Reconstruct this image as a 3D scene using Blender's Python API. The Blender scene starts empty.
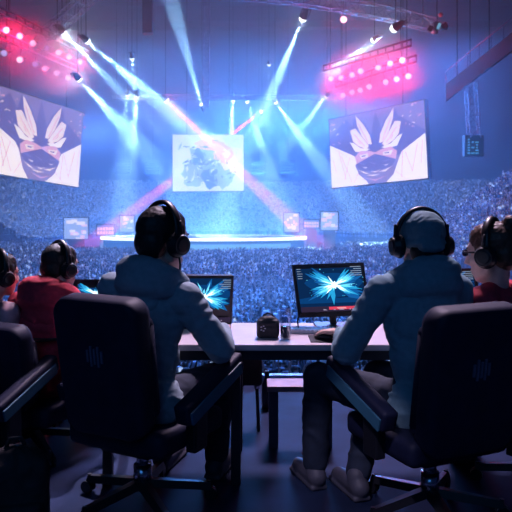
import bpy, bmesh, math, random
import numpy as np
from mathutils import Vector, Matrix, Quaternion, noise

# ------------------------------------------------------------------ camera, world, exposure, big lights
S = bpy.context.scene
COL = S.collection
random.seed(7)
F, CX, HY, CZ = 700.0, 256.0, 195.0, 1.365      # focal length and horizon for a 512 px frame, eye height

def P(px, py, Y):
    """the point of the place at depth Y seen at pixel px, py"""
    return Vector(((px - CX) / F * Y, Y, CZ + (HY - py) / F * Y))

cam = bpy.data.cameras.new('camera')
cam.sensor_fit = 'HORIZONTAL'; cam.sensor_width = 36.0
cam.lens = 36.0 * F / 512.0
cam.shift_y = -(256.0 - HY) / 512.0
cam.clip_end = 600
cam.dof.use_dof = True; cam.dof.focus_distance = 3.3; cam.dof.aperture_fstop = 8.0
camo = bpy.data.objects.new('camera', cam); COL.objects.link(camo)
camo.location = (0, 0, CZ); camo.rotation_euler = (math.pi / 2, 0, 0)
S.camera = camo
S.view_settings.view_transform = 'Standard'; S.view_settings.look = 'None'
S.view_settings.gamma = 1.0; S.view_settings.use_curve_mapping = False
S.view_settings.exposure = 0.0
S.cycles.max_bounces = 10; S.cycles.diffuse_bounces = 2; S.cycles.glossy_bounces = 3
S.cycles.transmission_bounces = 10; S.cycles.volume_bounces = 0; S.cycles.transparent_max_bounces = 8
S.cycles.sample_clamp_indirect = 4.0
S.cycles.use_denoising = True

world = bpy.data.worlds.new('arena_dark'); S.world = world; world.use_nodes = True
world.node_tree.nodes['Background'].inputs[0].default_value = (0.030, 0.075, 0.30, 1)
world.node_tree.nodes['Background'].inputs[1].default_value = 0.09

def aim(o, target):
    d = Vector(target) - o.location
    o.rotation_euler = d.to_track_quat('-Z', 'Y').to_euler()

def area(name, loc, target, size, power, color, sy=None, spread=math.pi):
    l = bpy.data.lights.new(name, 'AREA'); l.size = size; l.energy = power; l.color = color; l.spread = spread
    if sy: l.shape = 'RECTANGLE'; l.size_y = sy
    o = bpy.data.objects.new(name, l); COL.objects.link(o); o.location = loc; aim(o, target)
    return o

def point(name, loc, power, color, radius=0.3, parent=None):
    l = bpy.data.lights.new(name, 'POINT'); l.energy = power; l.color = color; l.shadow_soft_size = radius
    o = bpy.data.objects.new(name, l); COL.objects.link(o); o.location = loc
    if parent: o.parent = parent
    return o

# blue washes without fixtures, added to light the haze and the crowd
BLUE = (0.07, 0.33, 1.0)
area('haze_bowl_fill', (-6, 113.5, -7), (-7, 150, 7), 24, 66000, (0.05, 0.26, 1.0), 3)
area('haze_crowd_fill', (-24, 100, 12), (-20, 112, -6), 10, 9000, (0.10, 0.27, 1.0), 8)
area('haze_crowd_fill', (6, 102, 13), (0, 50, -8), 24, 32000, (0.05, 0.26, 1.0), 5, math.radians(110))
area('haze_crowd_fill', (24, 84, 18), (20, 80, -6), 12, 3500, (0.12, 0.20, 1.0), 12)
area('haze_crowd_fill', (0, 46, 11), (0, 47, -8), 30, 15000, (0.05, 0.26, 1.0), 12, math.radians(130))
# light over the players: a lamp above and beyond the table, and a dim blue fill added behind the camera for their backs
area('rig_back_light', (1.2, 9.5, 10), (0, 3.4, 0.6), 1.6, 195, (0.95, 0.72, 1.0), 1.6, math.radians(60))
area('camera_side_fill', (-2, -5, 6), (0, 3.4, 0.6), 5, 68, (0.07, 0.34, 0.88), 5)

def spot(name, loc, target, angle, power, color, blend=0.3, radius=0.05):
    l = bpy.data.lights.new(name, 'SPOT'); l.energy = power; l.color = color; l.spot_size = math.radians(angle); l.spot_blend = blend; l.shadow_soft_size = radius
    o = bpy.data.objects.new(name, l); COL.objects.link(o); o.location = loc; aim(o, target)
    return o
# narrow follow spots that graze the platform floor
spot('floor_spot_light', (-1.6, 11, 11), (-0.95, 3.42, 0), 3.6, 11000, (0.80, 0.70, 1.0))
spot('floor_spot_light', (-1.6, -1.2, 6), (0.36, 3.0, 0), 6.5, 800, (0.85, 0.70, 1.0))

# ------------------------------------------------------------------ materials
MATS = {}
def mat(name, color, rough=0.6, metal=0.0, emit=None, estr=0.0, var=0.0, scale=8.0, bump=0.0, attr=None, spec=0.5):
    """a principled surface whose colour and roughness wander a little with noise"""
    if name in MATS: return MATS[name]
    m = bpy.data.materials.new(name); m.use_nodes = True
    nt = m.node_tree; b = nt.nodes['Principled BSDF']
    b.inputs['Roughness'].default_value = rough; b.inputs['Metallic'].default_value = metal
    b.inputs['Base Color'].default_value = (*color, 1); b.inputs['Specular IOR Level'].default_value = spec
    if attr:
        a = nt.nodes.new('ShaderNodeAttribute'); a.attribute_name = attr
        nt.links.new(a.outputs['Color'], b.inputs['Base Color'])
    elif var > 0 or bump > 0:
        tc = nt.nodes.new('ShaderNodeTexCoord')
        n = nt.nodes.new('ShaderNodeTexNoise'); n.inputs['Scale'].default_value = scale; n.inputs['Detail'].default_value = 5
        nt.links.new(tc.outputs['Object'], n.inputs['Vector'])
        if var > 0:
            r = nt.nodes.new('ShaderNodeValToRGB')
            r.color_ramp.elements[0].position = 0.3; r.color_ramp.elements[1].position = 0.7
            r.color_ramp.elements[0].color = (*[max(0, c * (1 - var)) for c in color], 1)
            r.color_ramp.elements[1].color = (*[min(1, c * (1 + var)) for c in color], 1)
            nt.links.new(n.outputs['Fac'], r.inputs['Fac']); nt.links.new(r.outputs['Color'], b.inputs['Base Color'])
        if bump > 0:
            bp = nt.nodes.new('ShaderNodeBump'); bp.inputs['Strength'].default_value = bump; bp.inputs['Distance'].default_value = 0.01
            nt.links.new(n.outputs['Fac'], bp.inputs['Height']); nt.links.new(bp.outputs['Normal'], b.inputs['Normal'])
    if emit:
        b.inputs['Emission Color'].default_value = (*emit, 1); b.inputs['Emission Strength'].default_value = estr
    MATS[name] = m
    return m

def glow(name, color, strength):
    """a surface that only gives off light: a screen's picture or a lamp's lens"""
    if name in MATS: return MATS[name]
    m = bpy.data.materials.new(name); m.use_nodes = True; nt = m.node_tree
    nt.nodes.remove(nt.nodes['Principled BSDF'])
    e = nt.nodes.new('ShaderNodeEmission'); e.inputs[0].default_value = (*color, 1); e.inputs[1].default_value = strength
    nt.links.new(e.outputs[0], nt.nodes['Material Output'].inputs['Surface'])
    MATS[name] = m
    return m

def haze(name, density, color=(1, 1, 1), aniso=0.0):
    if name in MATS: return MATS[name]
    m = bpy.data.materials.new(name); m.use_nodes = True; nt = m.node_tree
    nt.nodes.remove(nt.nodes['Principled BSDF'])
    v = nt.nodes.new('ShaderNodeVolumeScatter'); v.inputs['Density'].default_value = density
    v.inputs['Color'].default_value = (*color, 1); v.inputs['Anisotropy'].default_value = aniso
    nt.links.new(v.outputs[0], nt.nodes['Material Output'].inputs['Volume'])
    MATS[name] = m
    return m

# ------------------------------------------------------------------ building helpers
def link(o, parent=None):
    COL.objects.link(o)
    if parent is not None: o.parent = parent
    return o

def tag(o, label=None, cat=None, group=None, kind=None):
    if label: o['label'] = label
    if cat: o['category'] = cat
    if group: o['group'] = group
    if kind: o['kind'] = kind
    return o

def empty(name, loc=(0, 0, 0), rz=0.0):
    o = bpy.data.objects.new(name, None); o.location = loc; o.rotation_euler = (0, 0, rz); o.empty_display_size = 0.1
    return link(o)

class MB:
    """collects shapes and links them as ONE mesh object"""
    def __init__(self): self.bm = bmesh.new(); self.mats = []; self.mi = 0
    def use(self, m):
        if m not in self.mats: self.mats.append(m)
        self.mi = self.mats.index(m); return self
    def _put(self, geom_faces, verts, M):
        for v in verts: v.co = M @ v.co
        for f in geom_faces: f.material_index = self.mi
    def box(self, c, s, M=None, bev=0.0, seg=2):
        r = bmesh.ops.create_cube(self.bm, size=1.0); vs = r['verts']
        for v in vs: v.co = Vector((v.co.x * s[0], v.co.y * s[1], v.co.z * s[2]))
        fs = list({f for v in vs for f in v.link_faces})
        if bev > 0:
            es = list({e for v in vs for e in v.link_edges})
            q = bmesh.ops.bevel(self.bm, geom=es, offset=min(bev, 0.49 * min(s)), segments=seg, affect='EDGES', profile=0.6)
            fs = list(set(q['faces']) | {f for f in fs if f.is_valid}); vs = list({v for f in fs for v in f.verts})
            fs = list({f for v in vs for f in v.link_faces})
        T = Matrix.Translation(c) if M is None else M @ Matrix.Translation(c)
        self._put(fs, vs, T); return self
    def cyl(self, a, b, r, r2=None, n=12, cap=True):
        a, b = Vector(a), Vector(b); d = b - a; L = d.length
        if L < 1e-6: return self
        r2 = r if r2 is None else r2
        q = bmesh.ops.create_cone(self.bm, cap_ends=cap, segments=n, radius1=r, radius2=r2, depth=L); vs = q['verts']
        M = Matrix.Translation((a + b) / 2) @ d.to_track_quat('Z', 'Y').to_matrix().to_4x4()
        self._put(list({f for v in vs for f in v.link_faces}), vs, M); return self
    def sph(self, c, r, n=12, M=None):
        if not hasattr(r, '__len__'): r = (r, r, r)
        q = bmesh.ops.create_uvsphere(self.bm, u_segments=n, v_segments=max(6, n // 2 + 2), radius=1.0); vs = q['verts']
        T = Matrix.Translation(c) @ (M if M is not None else Matrix.Identity(4)) @ Matrix.Diagonal((*r, 1))
        self._put(list({f for v in vs for f in v.link_faces}), vs, T); return self
    def cap(self, a, b, ra, rb=None, n=12):
        rb = ra if rb is None else rb
        return self.cyl(a, b, ra, rb, n).sph(a, ra, n).sph(b, rb, n)
    def chain(self, pts, radii, n=12):
        for i in range(len(pts) - 1): self.cap(pts[i], pts[i + 1], radii[i], radii[i + 1], n)
        return self
    def tube(self, pts, r, n=8):
        """a round cable along points"""
        pts = [Vector(p) for p in pts]; rings = []
        for i, p in enumerate(pts):
            t = (pts[min(i + 1, len(pts) - 1)] - pts[max(i - 1, 0)]).normalized()
            u = t.orthogonal().normalized() if i == 0 else (u - t * u.dot(t)).normalized()
            w = t.cross(u)
            rr = r[i] if hasattr(r, '__len__') else r
            rings.append([self.bm.verts.new(p + (u * math.cos(k * 2 * math.pi / n) + w * math.sin(k * 2 * math.pi / n)) * rr) for k in range(n)])
        for i in range(len(rings) - 1):
            for k in range(n):
                f = self.bm.faces.new((rings[i][k], rings[i][(k + 1) % n], rings[i + 1][(k + 1) % n], rings[i + 1][k])); f.material_index = self.mi
        for q in (rings[0][::-1], rings[-1]):
            f = self.bm.faces.new(q); f.material_index = self.mi
        return self
    def poly(self, pts, thick=None):
        """a flat polygon; with thick (a vector) a slab"""
        vs = [self.bm.verts.new(Vector(p)) for p in pts]
        f = self.bm.faces.new(vs); f.material_index = self.mi
        if thick is not None:
            t = Vector(thick); ws = [self.bm.verts.new(v.co + t) for v in vs]
            g = self.bm.faces.new(ws[::-1]); g.material_index = self.mi
            for i in range(len(vs)):
                j = (i + 1) % len(vs)
                h = self.bm.faces.new((vs[j], vs[i], ws[i], ws[j])); h.material_index = self.mi
        return self
    def lathe(self, prof, c=(0, 0, 0), n=24):
        c = Vector(c); rings = []
        for r, z in prof:
            rings.append([self.bm.verts.new(c + Vector((r * math.cos(2 * math.pi * k / n), r * math.sin(2 * math.pi * k / n), z))) for k in range(n)])
        for i in range(len(rings) - 1):
            for k in range(n):
                f = self.bm.faces.new((rings[i][k], rings[i][(k + 1) % n], rings[i + 1][(k + 1) % n], rings[i + 1][k])); f.material_index = self.mi
        for q in (rings[0][::-1], rings[-1]):
            f = self.bm.faces.new(q); f.material_index = self.mi
        return self
    def mesh(self, name, m=None, smooth=False):
        me = bpy.data.meshes.new(name)
        bmesh.ops.recalc_face_normals(self.bm, faces=self.bm.faces[:])
        self.bm.to_mesh(me); self.bm.free()
        for x in (self.mats or [m]): me.materials.append(x)
        if smooth:
            for p in me.polygons: p.use_smooth = True
        return me
    def build(self, name, m=None, parent=None, smooth=False):
        return link(bpy.data.objects.new(name, self.mesh(name, m, smooth)), parent)

def copy_tree(o, parent=None):
    c = o.copy(); COL.objects.link(c)
    if parent is not None: c.parent = parent
    for ch in list(o.children): copy_tree(ch, c)
    return c

def quad_points(px, Y):
    """corners (top left, top right, bottom right, bottom left) of the flat panel seen at four pixels, mean depth Y"""
    r = [np.array([(x - CX) / F, 1, (HY - y) / F]) for x, y in px]
    A = np.stack([r[0], -r[1], r[2], -r[3]], 1)
    l = np.linalg.svd(A)[2][-1]; l = l / np.mean(l) * Y
    return [Vector(l[i] * r[i]) + Vector((0, 0, CZ)) for i in range(4)]
# ------------------------------------------------------------------ the hall
M_conc = mat('dark_concrete', (0.05, 0.055, 0.09), 0.8, var=0.3, scale=0.4)
M_wall = mat('hall_wall', (0.10, 0.12, 0.22), 0.9, var=0.25, scale=0.15)
M_ceil = mat('hall_ceiling', (0.05, 0.06, 0.11), 0.9, var=0.3, scale=0.2)
M_black = mat('matte_black', (0.012, 0.013, 0.02), 0.55, var=0.2)
M_truss = mat('truss_alloy', (0.30, 0.32, 0.42), 0.45, 0.6, var=0.15)
FZ = -8.0                                         # arena floor, below the players' platform

MB().box((0, 90, FZ - 0.25), (130, 230, 0.5)).build('arena_floor', M_conc)['kind'] = 'structure'
MB().box((0, 190, 15), (170, 1, 62)).build('wall_back', M_wall)['kind'] = 'structure'
MB().box((72, 90, 15), (1, 230, 62)).build('wall_right', M_wall)['kind'] = 'structure'
MB().box((-72, 90, 15), (1, 230, 62)).build('wall_left', M_wall)['kind'] = 'structure'
b = MB().box((0, 90, 46.3), (170, 230, 0.6))
for k in range(9): b.box((0, 20 + k * 20, 45.3), (150, 1.0, 1.6))
b.build('ceiling', M_ceil)['kind'] = 'structure'

hz = MB().box((0, 109, 18.2), (142, 160, 52.2)).build('hall_haze', haze('haze_air', 0.0072, (0.80, 0.90, 1.0)))
sm = MB().box((-8, 88, 18.5), (66, 66, 21)).build('beam_smoke', haze('smoke_air', 0.0062, (0.86, 0.93, 1.0)))  # denser layer added so beams show near the lamps and fade lower
tag(sm, 'denser smoke added around the lamp rig to bring out the beams', 'smoke', kind='stuff')
tag(hz, 'thin blue stage haze filling the arena air', 'haze', kind='stuff')

# seating bowl behind the stage: a curved stepped bank
bowl = []
def bowl_pt(a, t):
    """a: angle across the bowl (0 = straight behind the stage), t: 0 front row .. 1 top row"""
    r = 0.62 + 0.38 * t
    x = math.sin(a) * 74 * r; y = 92 + math.cos(a) * 78 * r
    return Vector((x, y, FZ + 1.2 + t * 10.6))
b = MB().use(M_conc)
NA, NT = 48, 30
for j in range(NT):
    for i in range(NA):
        a0 = -1.75 + 3.5 * i / NA; a1 = -1.75 + 3.5 * (i + 1) / NA
        p, q = bowl_pt(a0, j / NT), bowl_pt(a1, j / NT); r, s = bowl_pt(a1, (j + 1) / NT), bowl_pt(a0, (j + 1) / NT)
        z0 = p.z; z1 = s.z
        b.poly([p, q, Vector((r.x, r.y, z0)), Vector((s.x, s.y, z0))])
        b.poly([Vector((s.x, s.y, z0)), Vector((r.x, r.y, z0)), r, s])
        if j == 0:
            b.poly([Vector((p.x, p.y, FZ)), Vector((q.x, q.y, FZ)), q, p])
b.build('seating_bowl')['kind'] = 'structure'
# raked side stand
SA, SB, SC, SD = P(440, 222, 100), P(530, 163, 75), P(426, 268, 85), P(535, 268, 56)
def side_pt(u, v): return (SC * (1 - u) + SD * u) * (1 - v) + (SA * (1 - u) + SB * u) * v
b = MB().use(M_conc)
for j in range(16):
    p, q, r, s = side_pt(0, j / 16), side_pt(1, j / 16), side_pt(1, (j + 1) / 16), side_pt(0, (j + 1) / 16)
    b.poly([p, q, r - Vector((0, 0, r.z - q.z)), s - Vector((0, 0, s.z - p.z))])
    b.poly([s - Vector((0, 0, s.z - p.z)), r - Vector((0, 0, r.z - q.z)), r, s])
b.poly([SC, SA, Vector((SA.x, SA.y, FZ)), Vector((SC.x, SC.y, FZ))])
b.poly([SC, Vector((SC.x, SC.y, FZ)), Vector((SD.x, SD.y, FZ)), SD])
b.build('side_stand')['kind'] = 'structure'

# ------------------------------------------------------------------ the crowd
def person_low(arms, rnd):
    b = MB()
    b.cyl((0, 0, 0.05), (0, 0, 0.95), 0.15, 0.17, 6)
    b.cyl((0, 0, 0.9), (0, 0, 1.42), 0.17, 0.22, 6)
    b.sph((0, 0, 1.60), (0.10, 0.115, 0.135), 6)
    if arms:
        for s in (-1, 1)[:arms]:
            b.cyl((s * 0.22, 0, 1.36), (s * 0.32, -0.06, 1.68), 0.06, 0.045, 5).cyl((s * 0.32, -0.06, 1.68), (s * 0.24, -0.10, 1.95), 0.045, 0.04, 5)
    else:
        for s in (-1, 1): b.cyl((s * 0.24, 0, 1.36), (s * 0.27, -0.05, 0.85), 0.06, 0.05, 5)
    return b

spots = []
for j in range(110):                                # standing on the arena floor
    Y = 27 + j * 0.82
    n = int(Y * 0.42 / 0.62)
    for i in range(-n, n + 1):
        x = i * 0.62 + random.uniform(-0.2, 0.2); y = Y + random.uniform(-0.25, 0.25)
        if ((x + 8) / 17.6) ** 2 + ((y - 107) / 7.2) ** 2 < 1: continue
        if y > 104 and abs(x + 8) < 22: continue
        if random.random() < 0.1: continue
        spots.append((x, y, FZ, 0))
for j in range(NT):                                # on the bowl
    for i in range(520):
        a = -1.0 + 2.0 * i / 520
        p = bowl_pt(a, (j + 0.45) / NT); p.z = bowl_pt(a, j / NT).z
        if abs(p.x) > p.y * 0.40 or random.random() < 0.16: continue
        spots.append((p.x, p.y, p.z - 0.45, 1))
for j in range(16):                                # on the side stand
    for i in range(44):
        if random.random() < 0.12: continue
        p = side_pt((i + random.random() * .6) / 44, (j + 0.4) / 16); p.z = side_pt(0.5, j / 16).z if False else side_pt((i + .3) / 44, j / 16).z
        spots.append((p.x, p.y, p.z - 0.45, 1))
spots.sort(key=lambda s: s[1])

WIN = [(236, 292, 285, 326), (371, 389, 285, 332), (300, 322, 355, 378), (242, 300, 352, 378), (100, 127, 240, 262), (373, 388, 230, 300),
       (235, 292, 262, 300)]
def in_view(s):
    px = CX + F * s[0] / s[1]; py = HY + F * (CZ - (s[2] + 1.6)) / s[1]
    return any(a < px < b_ and c < py < d for a, b_, c, d in WIN)
near = [s for s in spots if s[3] == 0 and in_view(s)][:300]
nearset = set(near)
rest = [s for s in spots if s not in nearset]

CLOTH = [(0.02, 0.02, 0.03), (0.05, 0.06, 0.12), (0.10, 0.10, 0.16), (0.45, 0.47, 0.55), (0.75, 0.75, 0.80), (0.25, 0.08, 0.12), (0.08, 0.14, 0.30), (0.30, 0.24, 0.22)]
protos = []
for k in range(4):
    for ci in (0, 1, 3, 4):
        b = person_low(k if k < 3 else 0, None)
        b.use(mat('crowd_cloth_%d' % ci, CLOTH[ci], 0.8)); b.use(mat('crowd_skin', (0.55, 0.38, 0.32), 0.6)); b.use(mat('crowd_hair', (0.03, 0.025, 0.03), 0.6))
        me = b.mesh('spectator')
        for p in me.polygons:
            z = p.center.z
            p.material_index = 0 if z < 1.45 else (1 if z < 1.60 or z > 1.75 else 2)
        protos.append(me)
for s in near:
    o = bpy.data.objects.new('spectator', random.choice(protos)); COL.objects.link(o)
    o.location = s[:3]; o.rotation_euler = (0, 0, random.uniform(-0.5, 0.5)); k = random.uniform(0.92, 1.06); o.scale = (k, k, k)
    tag(o, 'standing spectator with back turned in the packed crowd on the arena floor', 'person', 'spectators nearest the players on the arena floor')

def crowd_mesh(spots, name):
    shapes = []
    for k in (0, 0, 0, 1, 2):
        me = person_low(k, None).mesh('tmp')
        n = len(me.vertices); v = np.empty(n * 3, 'f'); me.vertices.foreach_get('co', v); v = v.reshape(-1, 3)
        loops = np.empty(len(me.loops), 'i'); me.loops.foreach_get('vertex_index', loops)
        tot = np.empty(len(me.polygons), 'i'); me.polygons.foreach_get('loop_total', tot)
        cz = np.array([p.center.z for p in me.polygons])
        shapes.append((v, loops, tot, cz)); bpy.data.meshes.remove(me)
    V, L, T, C, PH = [], [], [], [], []; off = 0
    for s in spots:
        v, lo, to, cz = random.choice(shapes)
        a = random.uniform(-0.6, 0.6) + (math.pi if s[3] else 0); k = random.uniform(0.92, 1.08)
        c, d = math.cos(a), math.sin(a)
        w = np.stack([(v[:, 0] * c - v[:, 1] * d) * k + s[0], (v[:, 0] * d + v[:, 1] * c) * k + s[1], v[:, 2] * k + s[2]], 1)
        V.append(w); L.append(lo + off); T.append(to); off += len(v)
        col = np.empty((len(to), 4), 'f'); col[:, 3] = 1
        col[:, :3] = CLOTH[random.choice((0, 1, 1, 2, 2, 3, 4, 3, 6, 7) if s[3] == 0 else (0, 1, 1, 2, 2, 3, 3, 6, 6, 7))]
        sk = random.choice(((0.75, 0.58, 0.52), (0.55, 0.38, 0.30), (0.85, 0.70, 0.66)))
        hair = (0.03, 0.025, 0.03)
        head = cz > 1.45
        col[head, :3] = sk if (s[3] or random.random() < 0.25) else hair
        col[cz > 1.72, :3] = hair if random.random() < 0.6 else sk
        if s[3]: col[cz > 1.8, :3] = sk
        C.append(np.repeat(col, to, axis=0))
        if random.random() < (0.36 if s[3] else 0.20): PH.append((w[:, 0].mean() + random.uniform(-.25, .25), w[:, 1].mean() - 0.35, s[2] + random.uniform(1.25, 1.75), ))
    V = np.concatenate(V); L = np.concatenate(L).astype('i'); T = np.concatenate(T).astype('i'); C = np.concatenate(C)
    me = bpy.data.meshes.new(name)
    me.vertices.add(len(V)); me.vertices.foreach_set('co', V.astype('f').ravel())
    me.loops.add(len(L)); me.loops.foreach_set('vertex_index', L)
    me.polygons.add(len(T)); me.polygons.foreach_set('loop_start', np.concatenate([[0], np.cumsum(T)[:-1]]).astype('i'))
    me.update(calc_edges=True)
    at = me.color_attributes.new('look', 'FLOAT_COLOR', 'CORNER'); at.data.foreach_set('color', C.astype('f').ravel())
    me.materials.append(mat('crowd_people', (0.3, 0.3, 0.3), 0.8, attr='look'))
    pv, pf = [], []
    for x, y, z in PH:
        n0 = len(pv); pv += [(x + i * 0.095, y + j * 0.01, z + k * 0.115) for i in (-1, 1) for j in (-1, 1) for k in (-1, 1)]
        pf += [tuple(n0 + q for q in f) for f in ((0, 1, 3, 2), (4, 6, 7, 5), (0, 4, 5, 1), (2, 3, 7, 6), (0, 2, 6, 4), (1, 5, 7, 3))]
    pm = bpy.data.meshes.new('crowd_specks'); pm.from_pydata(pv, [], pf); pm.materials.append(glow('speck_glow', (0.48, 0.64, 1.0), 0.95))  # glowing boxes added through the crowd as bright specks
    o = bpy.data.objects.new(name, me); COL.objects.link(o)
    tag(link(bpy.data.objects.new('crowd_specks', pm), o), kind='stuff')
    return o
tag(crowd_mesh(rest, 'spectator_crowd'), 'packed crowd of thousands filling the arena floor, bowl and side stand', 'crowd', kind='stuff')

# ------------------------------------------------------------------ stage
def lift(x, y, z): return Vector((x, y, z))
st = empty('round_stage', (-8, 107, FZ)); tag(st, 'wide round stage with glowing white rim and blue lit skirt amid the crowd', 'stage')
def ell(rx, ry, z, n=64): return [Vector((rx * math.cos(2 * math.pi * k / n), ry * math.sin(2 * math.pi * k / n), z)) for k in range(n)]
def band(b, rx0, ry0, z0, rx1, ry1, z1, n=64, rng=None):
    A, B = ell(rx0, ry0, z0, n), ell(rx1, ry1, z1, n)
    for k in range(n) if rng is None else rng:
        b.poly([A[k % n], A[(k + 1) % n], B[(k + 1) % n], B[k % n]])
b = MB(); b.poly(ell(15.6, 4.6, 3.0), (0, 0, -0.25)); b.build('deck', mat('stage_deck', (0.55, 0.62, 0.75), 0.35), st)
b = MB(); band(b, 15.75, 4.75, 2.62, 15.75, 4.75, 3.04); band(b, 15.6, 4.6, 3.04, 15.75, 4.75, 3.04); band(b, 15.6, 4.6, 2.62, 15.75, 4.75, 2.62)
b.build('rim_light', glow('stage_rim_glow', (0.80, 0.90, 1.0), 2.6), st)
b = MB(); band(b, 15.3, 4.4, 0.0, 15.3, 4.4, 2.75); b.build('skirt', glow('stage_skirt_glow', (0.08, 0.30, 0.85), 0.55), st)
b = MB(); b.poly(ell(16.8, 5.8, 1.0), (0, 0, -1.0)); b.build('lower_step', mat('stage_step', (0.30, 0.36, 0.5), 0.5), st)
b = MB(); band(b, 14.9, 5.86, 1.35, 14.9, 5.86, 2.2, 64, range(44, 59)); band(b, 14.9, 5.70, 1.35, 14.9, 5.70, 2.2, 64, range(44, 59))
b.build('light_panel', glow('stage_panel_glow', (0.25, 0.62, 1.0), 0.95), st)

# ------------------------------------------------------------------ big screens
def uv_on(c, u, v): return c[3] + (c[2] - c[3]) * u + (c[0] - c[3]) * v
def screen_frame(c, depth, pad, m, name, parent):
    n = (c[1] - c[0]).cross(c[3] - c[0]).normalized()
    if n.y > 0: n = -n                              # towards the players
    u = (c[1] - c[0]).normalized(); w = (c[0] - c[3]).normalized()
    q = [c[0] - u * pad + w * pad, c[1] + u * pad + w * pad, c[2] + u * pad - w * pad, c[3] - u * pad - w * pad]
    MB().poly([p - n * 0.02 for p in q], -n * depth).build(name, m, parent)
    return n

INK, MAUVE, PEACH, ROSE, PALE, DEEP = ((0.15, 0.13, 0.42), 0.9), ((0.28, 0.22, 0.50), 0.9), ((1.0, 0.80, 0.76), 1.0), ((0.80, 0.42, 0.60), 0.9), ((1.0, 0.90, 0.88), 1.0), ((0.14, 0.12, 0.42), 0.9)
def tone(t): return glow('screen_tone_%d_%d_%d' % tuple(int(100 * x) for x in t[0]), t[0], t[1] * 1.25)
def winged(c, n, parent):
    b = MB(); lay = [0]
    def pl(t, pts):
        lay[0] += 1
        b.use(tone(t)); b.poly([uv_on(c, *p) + n * 0.012 * lay[0] for p in pts])
    def mir(pts): return [(1.04 - u, v) for u, v in pts][::-1]
    pl(MAUVE, [(0, 0), (1, 0), (1, 1), (0, 1)])
    pl(INK, [(0, 0.45), (0.5, 0.3), (1, 0.4), (1, 0.62), (0.72, 0.90), (0.60, 0.62), (0.52, 1.0), (0.46, 0.62), (0.34, 0.7), (0.2, 0.96), (0, 0.72)])
    pl(PALE, [(0, 0), (0.42, 0), (0.36, 0.12), (0.31, 0.34), (0.27, 0.42), (0, 0.62)])
    pl(PALE, [(0.60, 0), (1, 0), (1, 0.58), (0.77, 0.39), (0.74, 0.30), (0.68, 0.10)])
    for a, d in (((0.10, 0.50), (0.17, 0.10)), ((0.22, 0.40), (0.15, 0.08)), ((0.80, 0.38), (0.86, 0.12)), ((0.92, 0.46), (0.86, 0.10)), ((0.03, 0.40), (0.07, 0.2)), ((0.13, 0.44), (0.24, 0.05)), ((0.05, 0.56), (0.28, 0.34)), ((0.97, 0.50), (0.95, 0.2)), ((0.78, 0.40), (0.76, 0.05)), ((0.70, 0.14), (0.80, 0.02)), ((0.33, 0.2), (0.26, 0.03))):
        pl(ROSE, [a, (a[0] + 0.008, a[1]), (d[0] + 0.006, d[1]), d])
    for w in (0, 1):
        f = mir if w else (lambda p: p)
        pl(DEEP, f([(0.25, 0.72), (0.31, 1.0), (0.42, 0.84), (0.495, 0.6), (0.495, 0.47), (0.40, 0.43), (0.27, 0.47), (0.22, 0.62)]))
        pl(PEACH, f([(0.315, 0.985), (0.40, 0.83), (0.465, 0.66), (0.48, 0.54), (0.44, 0.55), (0.375, 0.68), (0.33, 0.84)]))
        pl(PEACH, f([(0.25, 0.78), (0.31, 0.80), (0.38, 0.66), (0.45, 0.52), (0.42, 0.49), (0.34, 0.54), (0.28, 0.62)]))
        pl(PALE, f([(0.24, 0.62), (0.29, 0.59), (0.36, 0.51), (0.46, 0.48), (0.40, 0.45), (0.30, 0.47)]))
        for a, d in (((0.34, 0.86), (0.44, 0.57)), ((0.29, 0.72), (0.40, 0.53)), ((0.33, 0.62), (0.36, 0.56))):
            pl(ROSE, f([a, (a[0] + 0.010, a[1]), (d[0] + 0.008, d[1]), d]))
    pl(ROSE, [(0.30, 0.40), (0.36, 0.47), (0.46, 0.45), (0.52, 0.42), (0.58, 0.45), (0.68, 0.47), (0.74, 0.40), (0.72, 0.26), (0.32, 0.26)])
    pl(PEACH, [(0.35, 0.41), (0.44, 0.42), (0.44, 0.37), (0.37, 0.36)]); pl(PEACH, [(0.60, 0.41), (0.70, 0.42), (0.68, 0.36), (0.60, 0.37)])
    pl(INK, [(0.37, 0.40), (0.43, 0.40), (0.42, 0.385), (0.38, 0.38)]); pl(INK, [(0.61, 0.40), (0.67, 0.40), (0.66, 0.38), (0.62, 0.385)])
    pl(MAUVE, [(0.30, 0.28), (0.34, 0.14), (0.44, 0.02), (0.52, 0.0), (0.60, 0.02), (0.68, 0.12), (0.73, 0.28), (0.62, 0.34), (0.52, 0.38), (0.40, 0.34)])
    pl(INK, [(0.31, 0.29), (0.35, 0.20), (0.46, 0.17), (0.58, 0.18), (0.68, 0.20), (0.73, 0.29), (0.62, 0.35), (0.52, 0.40), (0.40, 0.34)])
    for q in ([(0.34, 0.21), (0.40, 0.15), (0.46, 0.13), (0.41, 0.165)], [(0.42, 0.125), (0.49, 0.10), (0.56, 0.115), (0.49, 0.12)], [(0.55, 0.15), (0.62, 0.145), (0.69, 0.21), (0.62, 0.17)],
              [(0.47, 0.17), (0.52, 0.145), (0.57, 0.175), (0.52, 0.16)], [(0.38, 0.24), (0.42, 0.215), (0.44, 0.225), (0.41, 0.235)], [(0.60, 0.235), (0.63, 0.22), (0.66, 0.245), (0.63, 0.235)]): pl(PEACH, q)
    for q in ([(0.33, 0.31), (0.40, 0.27), (0.41, 0.28)], [(0.45, 0.30), (0.52, 0.25), (0.53, 0.27)], [(0.60, 0.29), (0.70, 0.30), (0.62, 0.275)], [(0.36, 0.07), (0.46, 0.045), (0.47, 0.055)], [(0.58, 0.05), (0.67, 0.085), (0.58, 0.06)]): pl(MAUVE, q)
    pl(ROSE, [(0.40, 0.09), (0.52, 0.03), (0.64, 0.09), (0.52, 0.05)])
    rr = random.Random(3)
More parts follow.
